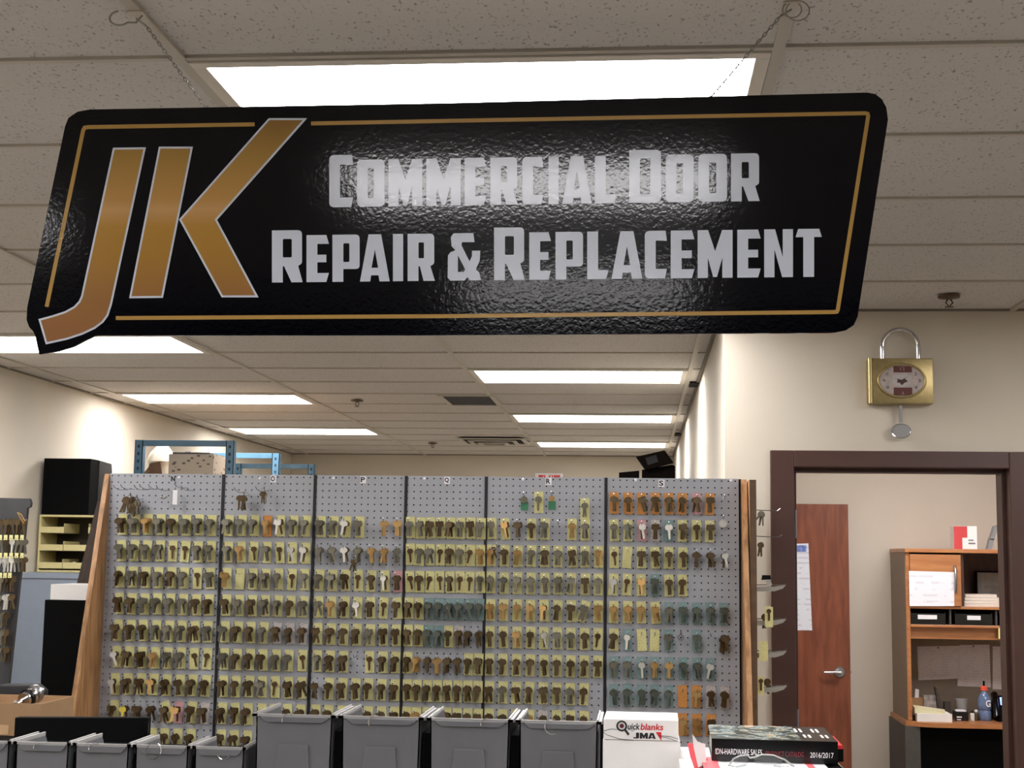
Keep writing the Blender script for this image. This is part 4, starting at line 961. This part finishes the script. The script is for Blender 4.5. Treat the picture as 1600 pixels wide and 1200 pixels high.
# carton with metal lockset on a dark bench
YO = 4.45
b0_, b1_ = aY(-60, 1097, YO), aY(64, 1097, YO); zbt = aY(60, 1151, YO).z
t = thing('dark_bench', (b0_.x, YO, 0), 'dark bench carrying the open carton at the lower left', 'bench')
obj('top', MB().box(b0_.x-.2, b1_.x+.06, YO-.15, YO+.45, zbt-.03, zbt), M_black, t, bev=.003)
for xx in (b0_.x-.18, b1_.x+.01): obj('leg', MB().box(xx, xx+.04, YO-.12, YO+.42, 0, zbt-.03), M_black, t)
t = thing('open_carton', ((b0_.x+b1_.x)/2, YO, zbt), 'brown open carton holding a metal lockset at the lower left', 'box')
cz = b0_.z; th = .004; bb = MB()
bb.box(b0_.x, b1_.x, YO, YO+th, zbt+.0005, cz).box(b0_.x, b1_.x, YO+.26, YO+.26+th, zbt+.0005, cz).box(b0_.x, b0_.x+th, YO+th, YO+.26, zbt+.0005, cz).box(b1_.x-th, b1_.x, YO+th, YO+.26, zbt+.0005, cz).box(b0_.x+th, b1_.x-th, YO+th, YO+.26, zbt+.0005, zbt+.005)
obj('walls', bb, M_carton, t)
lx = aY(13, 1140, YO-.002)
obj('paper_label', MB().box(aY(-40, 1140, YO).x, lx.x, YO-.0015, YO-.0005, zbt+.004, aY(13, 1133, YO).z), mat('tan_label', (196, 160, 120), .7), t)
lk = thing('lockset', (aY(40, 1090, YO+.1).x, YO+.1, cz), 'shiny chrome lockset cylinder lying in the open carton', 'lockset')
pa, pb_ = Vector(aY(24, 1101, YO+.02)), Vector(aY(66, 1078, YO+.14))
dv = (pb_-pa); nrm = dv.normalized()
def seg(a, b, r): return MB().tube([pa+dv*a, pa+dv*((a+b)/2), pa+dv*b], [r*.95, r, r*.95], 18)
obj('spindle', seg(0, .35, .008), M_chrome, lk, smooth=True); obj('rose', seg(.3, .42, .024), M_chrome, lk, smooth=True); obj('collar', seg(.42, .5, .030), M_blackgloss, lk, smooth=True); obj('cylinder_housing', seg(.5, .68, .024), M_chrome, lk, smooth=True); obj('rear_ring', seg(.68, .8, .030), M_steel, lk, smooth=True); obj('tailpiece', seg(.8, 1, .010), M_steel, lk, smooth=True)
q = aY(25, 1098, YO+.02)
obj('latch_plate', MB().prism([(q.x-.012, q.z-.006), (q.x, q.z+.010), (q.x+.012, q.z-.002), (q.x+.002, q.z-.014)], XZ, YO+.012, YO+.016), M_chrome, lk)
# black bag behind the carton
a, b_ = aY(-40, 1070, 4.80), aY(66, 1070, 4.80)
t = thing('black_pouch', ((a.x+b_.x)/2, 4.8, zbt), 'slouched black pouch behind the open carton', 'pouch')
obj('shell', MB().prism(rnd([(a.x, zbt+.0005), (a.x, a.z-.015), (a.x+.09, a.z+.002), (b_.x-.03, b_.z+.001), (b_.x, b_.z-.02), (b_.x, zbt+.0005)], .02, 4), XZ, 4.76, 4.86), mat('black_cloth', (24, 24, 26), .8, var=.2), t, bev=.008, smooth=True)

# ------------------------------------------------------------------ blue shelving rack behind
RX0, RX1, RZ = -3.075, -2.455, 2.405
rk = thing('shelving_rack', (-2.75, 8.4, 0), 'blue steel shelving rack rising behind the left end of the pegboard', 'shelving rack')
for yi, (yy, zt2) in enumerate(((8.45, 2.412), (9.55, 2.415), (10.62, 2.41))):
    for xx in (RX0, RX1-.05):
        m = MB().box(xx, xx+.05, yy, yy+.004, 0, zt2).box(xx, xx+.004, yy, yy+.05, 0, zt2).box(xx+.046, xx+.05, yy, yy+.05, 0, zt2)
        po = obj('post', m, M_blue, rk)
        hl = MB()
        for k in range(int((zt2-1.9)/.045)): hl.box(xx+.018, xx+.032, yy-.0012, yy-.0002, zt2-.03-.045*k-.018, zt2-.03-.045*k)
        obj('slots', hl, mat('slot_dark', (24, 40, 52), .8), po)
    obj('beam', MB().box(RX0+.051, RX1-.051, yy+.002, yy+.03, zt2-.036, zt2), M_blue, rk, bev=.002)
for zz in (.3, 1.0, 1.6, 2.10):
    for xx in (RX0, RX1-.045): obj('long_beam', MB().box(xx+.005, xx+.045, 8.501, 10.618, zz-.06, zz-.004), M_blue, rk)
    obj('shelf_board', MB().box(RX0+.006, RX1-.006, 8.51, 10.60, zz-.004, zz+.012), M_carton, rk)
SH = 2.1125
def patterned():
    m = bpy.data.materials.new('patterned_carton'); m.use_nodes = True; nt = m.node_tree; b = nt.nodes['Principled BSDF']; b.inputs['Roughness'].default_value = .7
    tc = nt.nodes.new('ShaderNodeTexCoord'); mp = nt.nodes.new('ShaderNodeMapping'); mp.inputs['Scale'].default_value = (1, 1, 1.8); n = nt.nodes.new('ShaderNodeTexVoronoi'); n.inputs['Scale'].default_value = 22
    nt.links.new(tc.outputs['Object'], mp.inputs['Vector']); nt.links.new(mp.outputs['Vector'], n.inputs['Vector'])
    r = nt.nodes.new('ShaderNodeValToRGB'); r.color_ramp.elements[0].position = .22; r.color_ramp.elements[0].color = lin((96, 84, 76)); r.color_ramp.elements[1].position = .30; r.color_ramp.elements[1].color = lin((176, 162, 144))
    nt.links.new(n.outputs['Distance'], r.inputs['Fac']); nt.links.new(r.outputs['Color'], b.inputs['Base Color']); return m
a, b_ = aY(264, 709, 8.62), aY(334, 711, 8.62)
t = thing('patterned_box', ((a.x+b_.x)/2, 8.62, SH), 'carton with a repeating brown print on the blue rack shelf', 'box')
obj('box_body', MB().box(a.x, min(b_.x, RX1-.02), 8.62, 8.95, SH+.0005, a.z), patterned(), t, bev=.002)
obj('lid_flap', MB().box(a.x+.02, b_.x-.03, 8.63, 8.94, a.z+.0005, a.z+.010), mat('grey_lid', (78, 80, 84), .6), t)
obj('handle_strap', MB().box(a.x+.10, a.x+.14, 8.625, 8.64, a.z+.010, a.z+.016), M_paper, t)
c = [aY(*q, 8.58) for q in ((222, 745), (234, 724), (250, 721), (262, 745))]
t = thing('folded_carton', (c[1].x, 8.56, SH), 'small tan carton with raised flap beside the patterned box', 'box')
pk = [(c[0].x, SH+.001), (c[1].x, c[1].z), (c[2].x, c[2].z), (c[3].x-.03, SH+.001)]
obj('box_body', MB().prism(pk, XZ, 8.58, 8.60), mat('dark_tan', (110, 82, 60), .8), t)
obj('flap', MB().hexa([(c[0].x, 8.56, c[0].z), (c[0].x+.01, 8.56, c[0].z), (c[2].x, 8.62, c[2].z), (c[1].x, 8.62, c[1].z), (c[0].x, 8.558, c[0].z+.003), (c[0].x+.01, 8.558, c[0].z+.003), (c[2].x+.008, 8.618, c[2].z+.004), (c[1].x, 8.618, c[1].z+.004)]), M_carton, t)
c = aY(252, 708, 9.0)
t = thing('plastic_bag', (c.x, 9.0, SH), 'pale crumpled plastic bag behind the patterned box', 'bag')
bm_ = MB(); n = 14
prof = [(.02, 0), (.09, .01), (.11, .08), (.085, .16), (.10, .20), (.07, .26), (.02, c.z+.06-SH)]
bm_.lathe(prof, (c.x, 9.02, SH+.001), 'Z', 14)
bm_.v = [(x+random.uniform(-.008, .008), y+random.uniform(-.008, .008), z) for x, y, z in bm_.v]
obj('bag_body', bm_, mat('pale_plastic', (196, 188, 174), .35), t, smooth=True)

# dark boxes on a tall cabinet near the partition wall
YH = 9.6
ct_ = aY(1000, 750, YH).z
t = thing('tall_cabinet', (.15, YH, 0), 'tall cabinet hidden behind the pegboard carrying the dark boxes', 'cabinet')
obj('body', MB().box(-.20, .33, YH-.12, YH+.5, 0, ct_), M_slate, t)
m_db = mat('dark_brown_box', (20, 14, 11), .85, spec=.1, var=.15)
c = [aY(*q, YH) for q in ((994, 716), (1038, 706), (1052, 725), (1008, 736))]
def tilt_box(cs, y0, y1, m, nm_, lab_, catn='box'):
    t = thing(nm_, (cs[3].x, y0, ct_), lab_, catn)
    obj('box_body', MB().prism([(q.x, q.z) for q in cs], XZ, y0, y1), m, t, bev=.002); return t
a1, a2 = aY(1003, 734, YH), aY(1055, 726, YH)
t = thing('dark_box', (a1.x, YH, ct_), 'dark brown box lying beneath the tilted box by the partition wall', 'box')
obj('box_body', MB().prism([(a1.x, ct_+.0005), (a1.x, a1.z), (a2.x-.02, a2.z), (a2.x, a2.z-.01), (a2.x, ct_+.0005)], XZ, YH, YH+.3), m_db, t, bev=.002)
t = tilt_box([q+Vector((0, 0, .004)) for q in c], YH-.09, YH-.004, m_db, 'tilted_box', 'dark box tipped on top of another by the partition wall')
obj('paper_label', MB().prism([(aY(*q, YH).x, aY(*q, YH).z+.004) for q in ((1008, 718), (1025, 713), (1028, 724), (1012, 729))], XZ, YH-.0925, YH-.0915), mat('grey_label', (58, 58, 60), .8, spec=.1), t)
a1, a2 = aY(967, 738, YH), aY(1000, 735, YH)
t = thing('flat_box', (a1.x, YH, ct_), 'small flat dark box at the left of the dark box pile', 'box')
obj('box_body', MB().prism([(a1.x, ct_+.0005), (a1.x, a1.z), (a2.x-.005, a2.z), (a2.x-.005, ct_+.0005)], XZ, YH+.02, YH+.2), m_db, t, bev=.002)

# exit sign on the far wall
e0, e1 = aY(836, 739, YB-.04), aY(880, 739, YB-.04)
t = thing('exit_sign', ((e0.x+e1.x)/2, YB, e0.z-.1), 'white EXIT sign with red letters on the far wall, just above the pegboard', 'sign')
obj('housing', MB().box(e0.x, e1.x, YB-.04, YB-.001, e0.z-.20, e0.z), M_white, t, bev=.004)
obj('lettering', text_mb('EXIT', e0.x+.035, e1.x-.03, e0.z-.165, e0.z-.02, YB-.0408, .02), mat('exit_red', (220, 50, 54), .5), t, fix=False)

# ================================================================== office beyond the doorway
YO2 = 9.47
a, b_ = aY(1325, 788, YO2), None
d = struct('door_2', MB().box(a.x-.90+.02, a.x, YO2, YO2+.044, .01, a.z), M_cherry, bev=.002)
lv = aY(1312, 1050, YO2)
hm = MB().lathe([(.034, -.001), (.036, -.008), (.030, -.014)], (lv.x, YO2, lv.z), 'Y', 24); hn = obj('door_lever', hm, M_steel, d, smooth=True)
hm = MB().tube([(lv.x, YO2-.014, lv.z), (lv.x, YO2-.05, lv.z)], .011, 14); hm.tube([(lv.x, YO2-.05, lv.z), (lv.x-.03, YO2-.052, lv.z+.001), (lv.x-.105, YO2-.050, lv.z-.002)], [.012, .011, .009], 12)
obj('lever_handle', hm, M_chrome, hn, smooth=True)
obj('latch_bolt', MB().box(a.x, a.x+.010, YO2+.012, YO2+.030, lv.z-.008, lv.z+.008), M_steel, d)
# calendar on the door
cs = [aY(*q, YO2-.002) for q in ((1232, 850), (1263, 849), (1269, 985), (1232, 985))]
t = thing('wall_calendar', (cs[1].x, YO2-.003, cs[1].z), 'long white calendar sheet hanging on the reddish office door', 'calendar')
obj('sheet', MB().prism([(q.x, q.z) for q in cs], XZ, YO2-.003, YO2-.0015), printed('calendar_paper', (226, 228, 236), (206, 206, 218), rows=30, cover=.5, dens=14), t)
cs = [aY(*q, YO2-.004) for q in ((1234, 852), (1260, 852), (1260, 862), (1234, 862))]
obj('photo_header', MB().prism([(q.x, q.z) for q in cs], XZ, YO2-.0042, YO2-.0036), mat('calendar_blue', (110, 130, 196), .5, var=.5, vscale=40), t)

# hutch desk
HY0, HY1 = 9.03, 9.54
HX = aY(1415, 900, HY0).x; HR = HX+1.75
zt_h = aY(1430, 857, HY0).z; zt2 = zt_h-.024
desk = aY(1430, 1127, HY0-.02).z
hut = thing('desk_hutch', (HX+.85, HY0, desk), 'cherry wood desk hutch with cupboard door, shelves and pinned papers', 'hutch')
zs_a = aY(1450, 947, HY0).z; zs_b = aY(1450, 976, HY0).z; zr = aY(1450, 994, HY0).z
obj('side_board', MB().box(HX, HX+.024, HY0, HY1, desk+.001, zt2), M_hutch, hut, bev=.002)
obj('side_skin', MB().box(HX-.0025, HX-.0003, HY0+.004, HY1, desk+.001, zt2), mat('hutch_side_grey', (136, 120, 104), .6, var=.05), hut)
obj('side_board', MB().box(HR-.024, HR, HY0, HY1, desk+.001, zt2), M_hutch, hut)
obj('top_board', MB().box(HX-.006, HR, HY0-.02, HY1, zt2, zt_h), M_hutch, hut, bev=.003)
obj('shelf', MB().box(HX+.024, HR-.024, HY0, HY1-.02, zs_a-.016, zs_a), M_hutch, hut, bev=.002)
obj('shelf', MB().box(HX+.024, HR-.024, HY0-.005, HY1-.02, zs_b-.016, zs_b), M_hutch, hut, bev=.003)
obj('rail', MB().box(HX+.024, HR-.024, HY0+.04, HY0+.055, zr-.018, zs_b-.017), M_hutch, hut)
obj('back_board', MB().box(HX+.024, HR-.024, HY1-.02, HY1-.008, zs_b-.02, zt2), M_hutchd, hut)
obj('pin_board', MB().box(HX+.024, HR-.024, HY1-.022, HY1-.008, desk+.001, zs_b-.021), mat('taupe_pinboard', (138, 126, 112), .85, var=.05), hut)
dx0, dx1 = aY(1420, 900, HY0).x, aY(1501, 900, HY0).x; dz1 = aY(1430, 866, HY0).z; dz0 = zs_a
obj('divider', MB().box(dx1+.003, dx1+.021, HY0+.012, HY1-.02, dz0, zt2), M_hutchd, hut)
cd_ = obj('cupboard_door', MB().box(dx0+.005, dx1, HY0-.012, HY0+.004, dz0+.002, dz1), M_hutch, hut, bev=.002)
hp = aY(1493, 905, HY0-.03)
obj('bow_handle', MB().tube([(hp.x, HY0-.012, hp.z+.078), (hp.x, HY0-.034, hp.z+.06), (hp.x, HY0-.040, hp.z), (hp.x, HY0-.034, hp.z-.06), (hp.x, HY0-.012, hp.z-.078)], .008, 12), M_steel, cd_, smooth=True)
for px in (1486, 1558):
    x = aY(px, 960, HY0).x; obj('slot_divider', MB().box(x-.005, x+.005, HY0+.02, HY1-.02, zs_b+.0, zs_a-.016), M_slate, hut)
# desk
dk = thing('office_desk', (HX+.85, HY0, 0), 'cherry desk top on dark base carrying the hutch', 'desk')
dp = rnd([(HX-.02, HY1), (HX-.02, HY0-.02), (HX+.10, HY0-.09), (HR+.05, HY0-.09), (HR+.05, HY1)], [0, .04, .08, 0, 0], 5)
obj('desk_top', MB().prism(dp, XY, desk-.028, desk), M_hutch, dk, bev=.004)
dl = aY(1425, 1140, HY0).x
obj('side_leg', MB().box(HX-.03, HX+.06, HY0-.05, HY1, 0, desk-.028), M_slate, dk)
obj('modesty_panel', MB().box(HX+.06, HR, HY0+.0, HY0+.02, 0.0, desk-.028), M_black, dk)
# things on the hutch top
def sq(px0, px1, py0, py1, Y): a, b_ = aY(px0, py0, Y), aY(px1, py1, Y); return a.x, b_.x, b_.z, a.z
x0, x1, _, z1_ = sq(1490, 1527, 822, 854, 9.1)
t = thing('bandage_box', ((x0+x1)/2, 9.1, zt_h), 'white and red product box standing on top of the hutch', 'box')
rt = t
obj('box_body', MB().box(x0, x1, 9.1, 9.2, zt_h+.0005, z1_), M_white, t, bev=.002)
obj('red_panel', MB().box(x0+.0, x0+(x1-x0)*.36, 9.0985, 9.0995, zt_h+.0005, z1_-.001).box(x0+(x1-x0)*.36, x0+(x1-x0)*.58, 9.0985, 9.0995, zt_h+(z1_-zt_h)*.5, z1_-.001), mat('dusty_red', (200, 62, 66), .5), t)
obj('printed_text', MB().box(x0+(x1-x0)*.62, x0+(x1-x0)*.92, 9.0985, 9.0995, zt_h+(z1_-zt_h)*.22, zt_h+(z1_-zt_h)*.29).box(x0+(x1-x0)*.62, x0+(x1-x0)*.85, 9.0985, 9.0995, zt_h+(z1_-zt_h)*.36, zt_h+(z1_-zt_h)*.42), mat('grey_print', (120, 120, 124), .6), t)
ar = [aY(*q, 9.12) for q in ((1545, 855), (1549, 842), (1556, 822), (1564, 819), (1572, 822), (1582, 838), (1590, 855))]
t = thing('grey_stand', (ar[3].x, 9.12, zt_h), 'grey arched metal stand on top of the hutch at the door edge', 'stand')
ar[0].z = ar[-1].z = zt_h+.006
mbq = MB()
for q, w_ in zip(ar, ar[1:]):
    mbq.hexa([(q.x-.012, 9.10, q.z-.006), (q.x+.012, 9.10, q.z-.006), (q.x+.012, 9.16, q.z-.006), (q.x-.012, 9.16, q.z-.006), (w_.x-.012, 9.10, w_.z), (w_.x+.012, 9.10, w_.z), (w_.x+.012, 9.16, w_.z), (w_.x-.012, 9.16, w_.z)] if w_.z > q.z else
             [(w_.x-.012, 9.10, w_.z-.006), (w_.x+.012, 9.10, w_.z-.006), (w_.x+.012, 9.16, w_.z-.006), (w_.x-.012, 9.16, w_.z-.006), (q.x-.012, 9.10, q.z), (q.x+.012, 9.10, q.z), (q.x+.012, 9.16, q.z), (q.x-.012, 9.16, q.z)])
obj('arch', mbq, mat('stand_grey', (140, 140, 142), .4, metal=.4), t)
# papers
M_form = printed('printed_form', (222, 218, 222), (206, 201, 206), rows=60, cover=.52, dens=20)
def paper(pts, Y, name, label, m=M_form, grp=None):
    cs = [aY(*q, Y) for q in pts]
    t = thing(name, tuple(cs[0]), label, 'paper', grp); obj('sheet', MB().prism([(q.x, q.z) for q in cs], XZ, Y-.001, Y), m, t); return t, cs
paper(((1420, 892), (1491, 894), (1491, 947), (1421, 947)), HY0-.0135, 'taped_paper', 'white printed sheet taped to the orange cupboard door', printed('chart_form', (240, 236, 242), (224, 220, 228), rows=26, cover=.5, dens=12))
for pts, lab_, pin in ((((1433, 1010), (1499, 1009), (1501, 1060), (1435, 1063)), 'landscape sheet pinned at the left of the hutch board', (1466, 1010)), (((1499, 1008), (1546, 1007), (1548, 1074), (1496, 1072)), 'upright sheet pinned in the middle of the hutch board', (1521, 1008)), (((1551, 1010), (1590, 1010), (1590, 1078), (1551, 1077)), 'upright sheet pinned at the right of the hutch board', (1575, 1012))):
    Yp = HY1-.0235 if 'middle' not in lab_ else HY1-.0255
    t, cs = paper(pts, Yp, 'pinned_paper', lab_, M_form, 'sheets pinned under the hutch')
    q = aY(pin[0], pin[1]+2, Yp-.003); obj('pin', MB().lathe([(.004, -.004), (.005, 0)], (q.x, Yp-.001, q.z), 'Y', 10), M_text, t)
paper(((1560, 981), (1582, 981), (1582, 998), (1560, 998)), HY0-.006, 'sticky_note', 'yellow sticky note on the front edge of the hutch shelf', mat('note_yellow', (238, 224, 150), .7))
# framed picture and paper pile in the open compartment
cs = [aY(*q, 9.42) for q in ((1524, 892), (1595, 894), (1595, 945), (1524, 945))]
t = thing('framed_picture', (cs[0].x, 9.42, zs_a), 'grey printed picture in a dark frame inside the open hutch compartment', 'picture')
fx0, fx1, fz1 = cs[0].x, cs[1].x, cs[0].z
obj('frame', MB().box(fx0, fx1, 9.42, 9.44, zs_a+.0005, fz1), M_black, t, bev=.002)
obj('print', MB().box(fx0+.012, fx1-.012, 9.4185, 9.4195, zs_a+.012, fz1-.010), mat('picture_grey', (128, 120, 114), .4, var=.35, vscale=14), t)
x0, x1, _, z1_ = sq(1503, 1565, 927, 945, 9.12)
for i in range(4):
    hgt = (z1_-zs_a-.004)/4; yy = 9.08+.01*i
    t = thing('paper_stack', ((x0+x1)/2, yy, zs_a), ['lowest', 'second lowest', 'second highest', 'topmost'][i]+' bundle of cream papers in the open hutch compartment', 'papers', 'paper bundles in the hutch')
    xx1 = x1-.01*i
    obj('sheets', MB().hexa([(x0+.006*i, yy, zs_a+.0005+hgt*i), (xx1, yy, zs_a+.0005+hgt*i), (xx1, yy+.22, zs_a+.0005+hgt*i), (x0+.006*i, yy+.22, zs_a+.0005+hgt*i), (x0+.006*i, yy, zs_a+hgt*(i+1)-.002), (xx1, yy, zs_a+hgt*(i+1)), (xx1, yy+.22, zs_a+hgt*(i+1)), (x0+.006*i, yy+.22, zs_a+hgt*(i+1)-.002)]), mat('cream_paper', (222, 208, 196), .7, var=.04, vscale=60), t)
# black letter trays with labels
for i, (pa_, pb2, la, lb) in enumerate(((1422, 1480, 1434, 1464), (1491, 1553, 1511, 1532), (1561, 1600, 1575, 1590))):
    x0, x1 = aY(pa_, 960, HY0+.02).x+.004, aY(pb2, 960, HY0+.02).x-.010
    t = thing('letter_tray', ((x0+x1)/2, HY0+.02, zs_b), ['black letter tray with white label in the left slot of the hutch', 'black letter tray with white label in the middle slot of the hutch', 'black letter tray in the right slot of the hutch'][i], 'tray', 'letter trays in the hutch')
    hz_ = zs_a-.018-zs_b
    obj('tray_body', MB().box(x0, x1, HY0+.02, HY0+.32, zs_b+.0005, zs_b+.005).box(x0, x1, HY0+.02, HY0+.025, zs_b+.005, zs_b+hz_*.72).box(x0, x0+.004, HY0+.025, HY0+.32, zs_b+.005, zs_b+hz_*.8).box(x1-.004, x1, HY0+.025, HY0+.32, zs_b+.005, zs_b+hz_*.8), M_blackgloss, t)
    if i < 2:
        xa, xb = aY(la, 960, HY0+.02).x, aY(lb, 960, HY0+.02).x
        obj('paper_label', MB().box(xa, xb, HY0+.0185, HY0+.0195, zs_b+hz_*.34, zs_b+hz_*.62), M_paper, t)
# desk clutter
D = desk+.0008
def upright(px0, px1, py0, Y, dy, m, name, label, cat_, bev=.001):
    x0, x1, _, z1_ = sq(px0, px1, py0, py0, Y); t = thing(name, ((x0+x1)/2, Y, D), label, cat_); o = obj('body', MB().box(x0, x1, Y, Y+dy, D, z1_), m, t, bev=bev); return t, x0, x1, z1_
t, x0, x1, z1_ = upright(1422, 1444, 1090, 9.30, .05, mat('kraft_holder', (166, 130, 92), .7), 'card_holder', 'tan card holder standing at the left end of the desk', 'holder')
obj('card_slot', MB().box(x0+.015, x1-.015, 9.2985, 9.2995, D+.03, D+.06), M_text, t)
obj('white_card', MB().hexa([(x0+.03, 9.31, z1_-.01), (x0+.055, 9.31, z1_-.01), (x0+.055, 9.312, z1_-.01), (x0+.03, 9.312, z1_-.01), (x0+.036, 9.31, z1_+.055), (x0+.058, 9.31, z1_+.05), (x0+.058, 9.312, z1_+.05), (x0+.036, 9.312, z1_+.055)]), M_paper, t)
cs = [aY(*q, 9.28) for q in ((1443, 1086), (1462, 1086), (1464, 1112), (1445, 1112))]
t = thing('photo_card', (cs[3].x, 9.28, D), 'glossy grey and white card propped up on the desk', 'card')
obj('body', MB().prism([(cs[0].x, cs[0].z), (cs[1].x, cs[1].z), (cs[2].x, D), (cs[3].x, D)], XZ, 9.28, 9.284), mat('glossy_card', (150, 142, 138), .3, var=.6, vscale=30), t)
cs = [aY(*q, 9.26) for q in ((1461, 1073), (1464, 1076), (1478, 1112), (1468, 1112))]
t = thing('dark_leaflet', (cs[3].x, 9.26, D), 'dark leaflet leaning sharply beside the glossy card', 'leaflet')
obj('body', MB().prism([(cs[0].x, cs[0].z), (cs[1].x, cs[1].z), (cs[2].x, D), (cs[3].x, D)], XZ, 9.26, 9.30), mat('leaflet_dark', (64, 56, 54), .4, var=.5, vscale=30), t)
upright(1476, 1486, 1097, 9.30, .05, mat('brown_grey_case', (70, 62, 56), .5), 'small_case', 'small dark case right of the leaning leaflet', 'case')
x0, x1, _, z1_ = sq(1433, 1488, 1115, 1128, 8.985)
t = thing('notepad_stack', ((x0+x1)/2, 8.98, D), 'white block of notepads at the front edge of the desk', 'notepads')
obj('body', MB().box(x0, x1, 8.985, 9.16, D, z1_), M_white, t, bev=.001)
zz = z1_+.0005
t = thing('yellow_notebook', ((x0+x1)/2, 9.0, zz), 'pale yellow notebook lying askew on the white notepads', 'notebook')
obj('body', MB().hexa([(x0-.01, 9.00, zz), (x1-.04, 8.99, zz), (x1-.01, 9.15, zz), (x0+.01, 9.17, zz), (x0-.01, 9.00, zz+.03), (x1-.04, 8.99, zz+.008), (x1-.01, 9.15, zz+.012), (x0+.01, 9.17, zz+.034)]), mat('pale_yellow', (226, 216, 176), .6), t)
x0, x1, _, z1_ = sq(1421, 1434, 1110, 1112, 9.04)
t = thing('black_stapler', ((x0+x1)/2, 9.04, D), 'black stapler at the left corner of the desk', 'stapler')
obj('base', MB().box(x0, x1, 9.04, 9.075, D, D+.010), M_blackgloss, t, bev=.002)
obj('arm', MB().hexa([(x0, 9.042, D+.012), (x1-.002, 9.042, D+.012), (x1-.002, 9.073, D+.012), (x0, 9.073, D+.012), (x0, 9.042, D+.040), (x1-.002, 9.042, D+.026), (x1-.002, 9.073, D+.026), (x0, 9.073, D+.040)]), M_blackgloss, t, bev=.003)
cx_ = aY(1502, 1095, 9.25).x; zc_ = aY(1502, 1092, 9.25).z
t = thing('plastic_cup', (cx_, 9.25, D), 'frosted plastic cup behind the small black box', 'cup')
obj('wall', MB().lathe([(.028, 0), (.040, zc_-D), (.037, zc_-D), (.026, .004)], (cx_, 9.25, D), 'Z', 20), mat('frosted_cup', (170, 168, 166), .3, trans=.3), t, smooth=True)
t, x0, x1, z1_ = upright(1492, 1513, 1112, 9.08, .07, M_blackgloss, 'black_tape_box', 'small black box with white print in front of the cup', 'box')
obj('printed_text', MB().box(x0+.01, x0+.04, 9.0785, 9.0795, z1_-.035, z1_-.028).box(x0+.01, x0+.035, 9.0785, 9.0795, z1_-.050, z1_-.044), M_paper, t)
obj('top_paper', MB().box(x0+.01, x1-.01, 9.09, 9.14, z1_+.0003, z1_+.008), M_paper, t)
for i, (px, py, m, lab_) in enumerate(((1519, 1111, M_white, 'small white capped jar right of the black box'), (1525, 1109, KM['d'], 'small brown bottle between jar and water bottle'))):
    q = aY(px, py, 9.12); t = thing('small_jar', (q.x, 9.12, D), lab_, 'jar')
    obj('body', MB().lathe([(.013, 0), (.014, .004), (.014, (q.z-D)*.7), (.009, (q.z-D)*.8)], (q.x, 9.12, D), 'Z', 14), m, t, smooth=True)
    obj('cap', MB().lathe([(.010, (q.z-D)*.8), (.010, q.z-D)], (q.x, 9.12, D), 'Z', 14), M_text if i == 0 else M_white, t)
bx_ = aY(1538, 1100, 9.15).x; ht = aY(1538, 1071, 9.15).z-D
t = thing('sports_bottle', (bx_, 9.15, D), 'clear blue sports drink bottle with orange cap and white G logo', 'bottle')
obj('bottle_body', MB().lathe([(.036, 0), (.041, .006), (.041, .05), (.036, .06), (.041, .07), (.041, .115), (.038, .13), (.026, .155), (.016, .17), (.015, ht*.85)], (bx_, 9.15, D), 'Z', 22), mat('bottle_blue', (104, 124, 160), .12, spec=.6, var=.3, vscale=20), t, smooth=True)
obj('cap', MB().lathe([(.018, ht*.85), (.022, ht*.86), (.022, ht*.95), (.012, ht*.99)], (bx_, 9.15, D), 'Z', 18), mat('orange_cap', (232, 92, 66), .4), t, smooth=True)
obj('spout', MB().lathe([(.006, ht*.99), (.006, ht*1.13)], (bx_, 9.15, D), 'Z', 10), M_black, t)
obj('logo', text_mb('G', bx_-.0, bx_+.028, D+.085, D+.125, 9.1075, .02), M_paper, t, fix=False)
# telephone
x0, x1, _, z1_ = sq(1550, 1596, 1088, 1123, 9.15)
t = thing('desk_telephone', ((x0+x1)/2, 9.15, D), 'black desk telephone with blue display at the right of the desk', 'telephone')
obj('base', MB().hexa([(x0+.02, 9.08, D), (x1, 9.08, D), (x1, 9.30, D), (x0+.02, 9.30, D), (x0+.02, 9.10, D+.04), (x1, 9.10, D+.04), (x1, 9.24, z1_), (x0+.02, 9.24, z1_)]), M_black, t, bev=.004)
obj('handset', MB().tube([(x0+.01, 9.08, D+.03), (x0+.012, 9.10, D+.075), (x0+.02, 9.15, D+.11), (x0+.03, 9.22, z1_+.005)], [.020, .016, .016, .022], 12), M_blackgloss, t, smooth=True)
s0, s1 = aY(1563, 1090, 9.17), aY(1583, 1102, 9.17)
obj('display', MB().hexa([(s0.x, 9.168, s1.z), (s1.x+.02, 9.168, s1.z), (s1.x+.02, 9.172, s1.z), (s0.x, 9.172, s1.z), (s0.x, 9.185, s0.z), (s1.x+.02, 9.185, s0.z), (s1.x+.02, 9.19, s0.z), (s0.x, 9.19, s0.z)]), mat('lcd_blue', (120, 150, 220), .3, emit=(.25, .4, .9), estr=.5), t)

for o in bpy.data.objects:
    if '_o' in o: del o['_o']
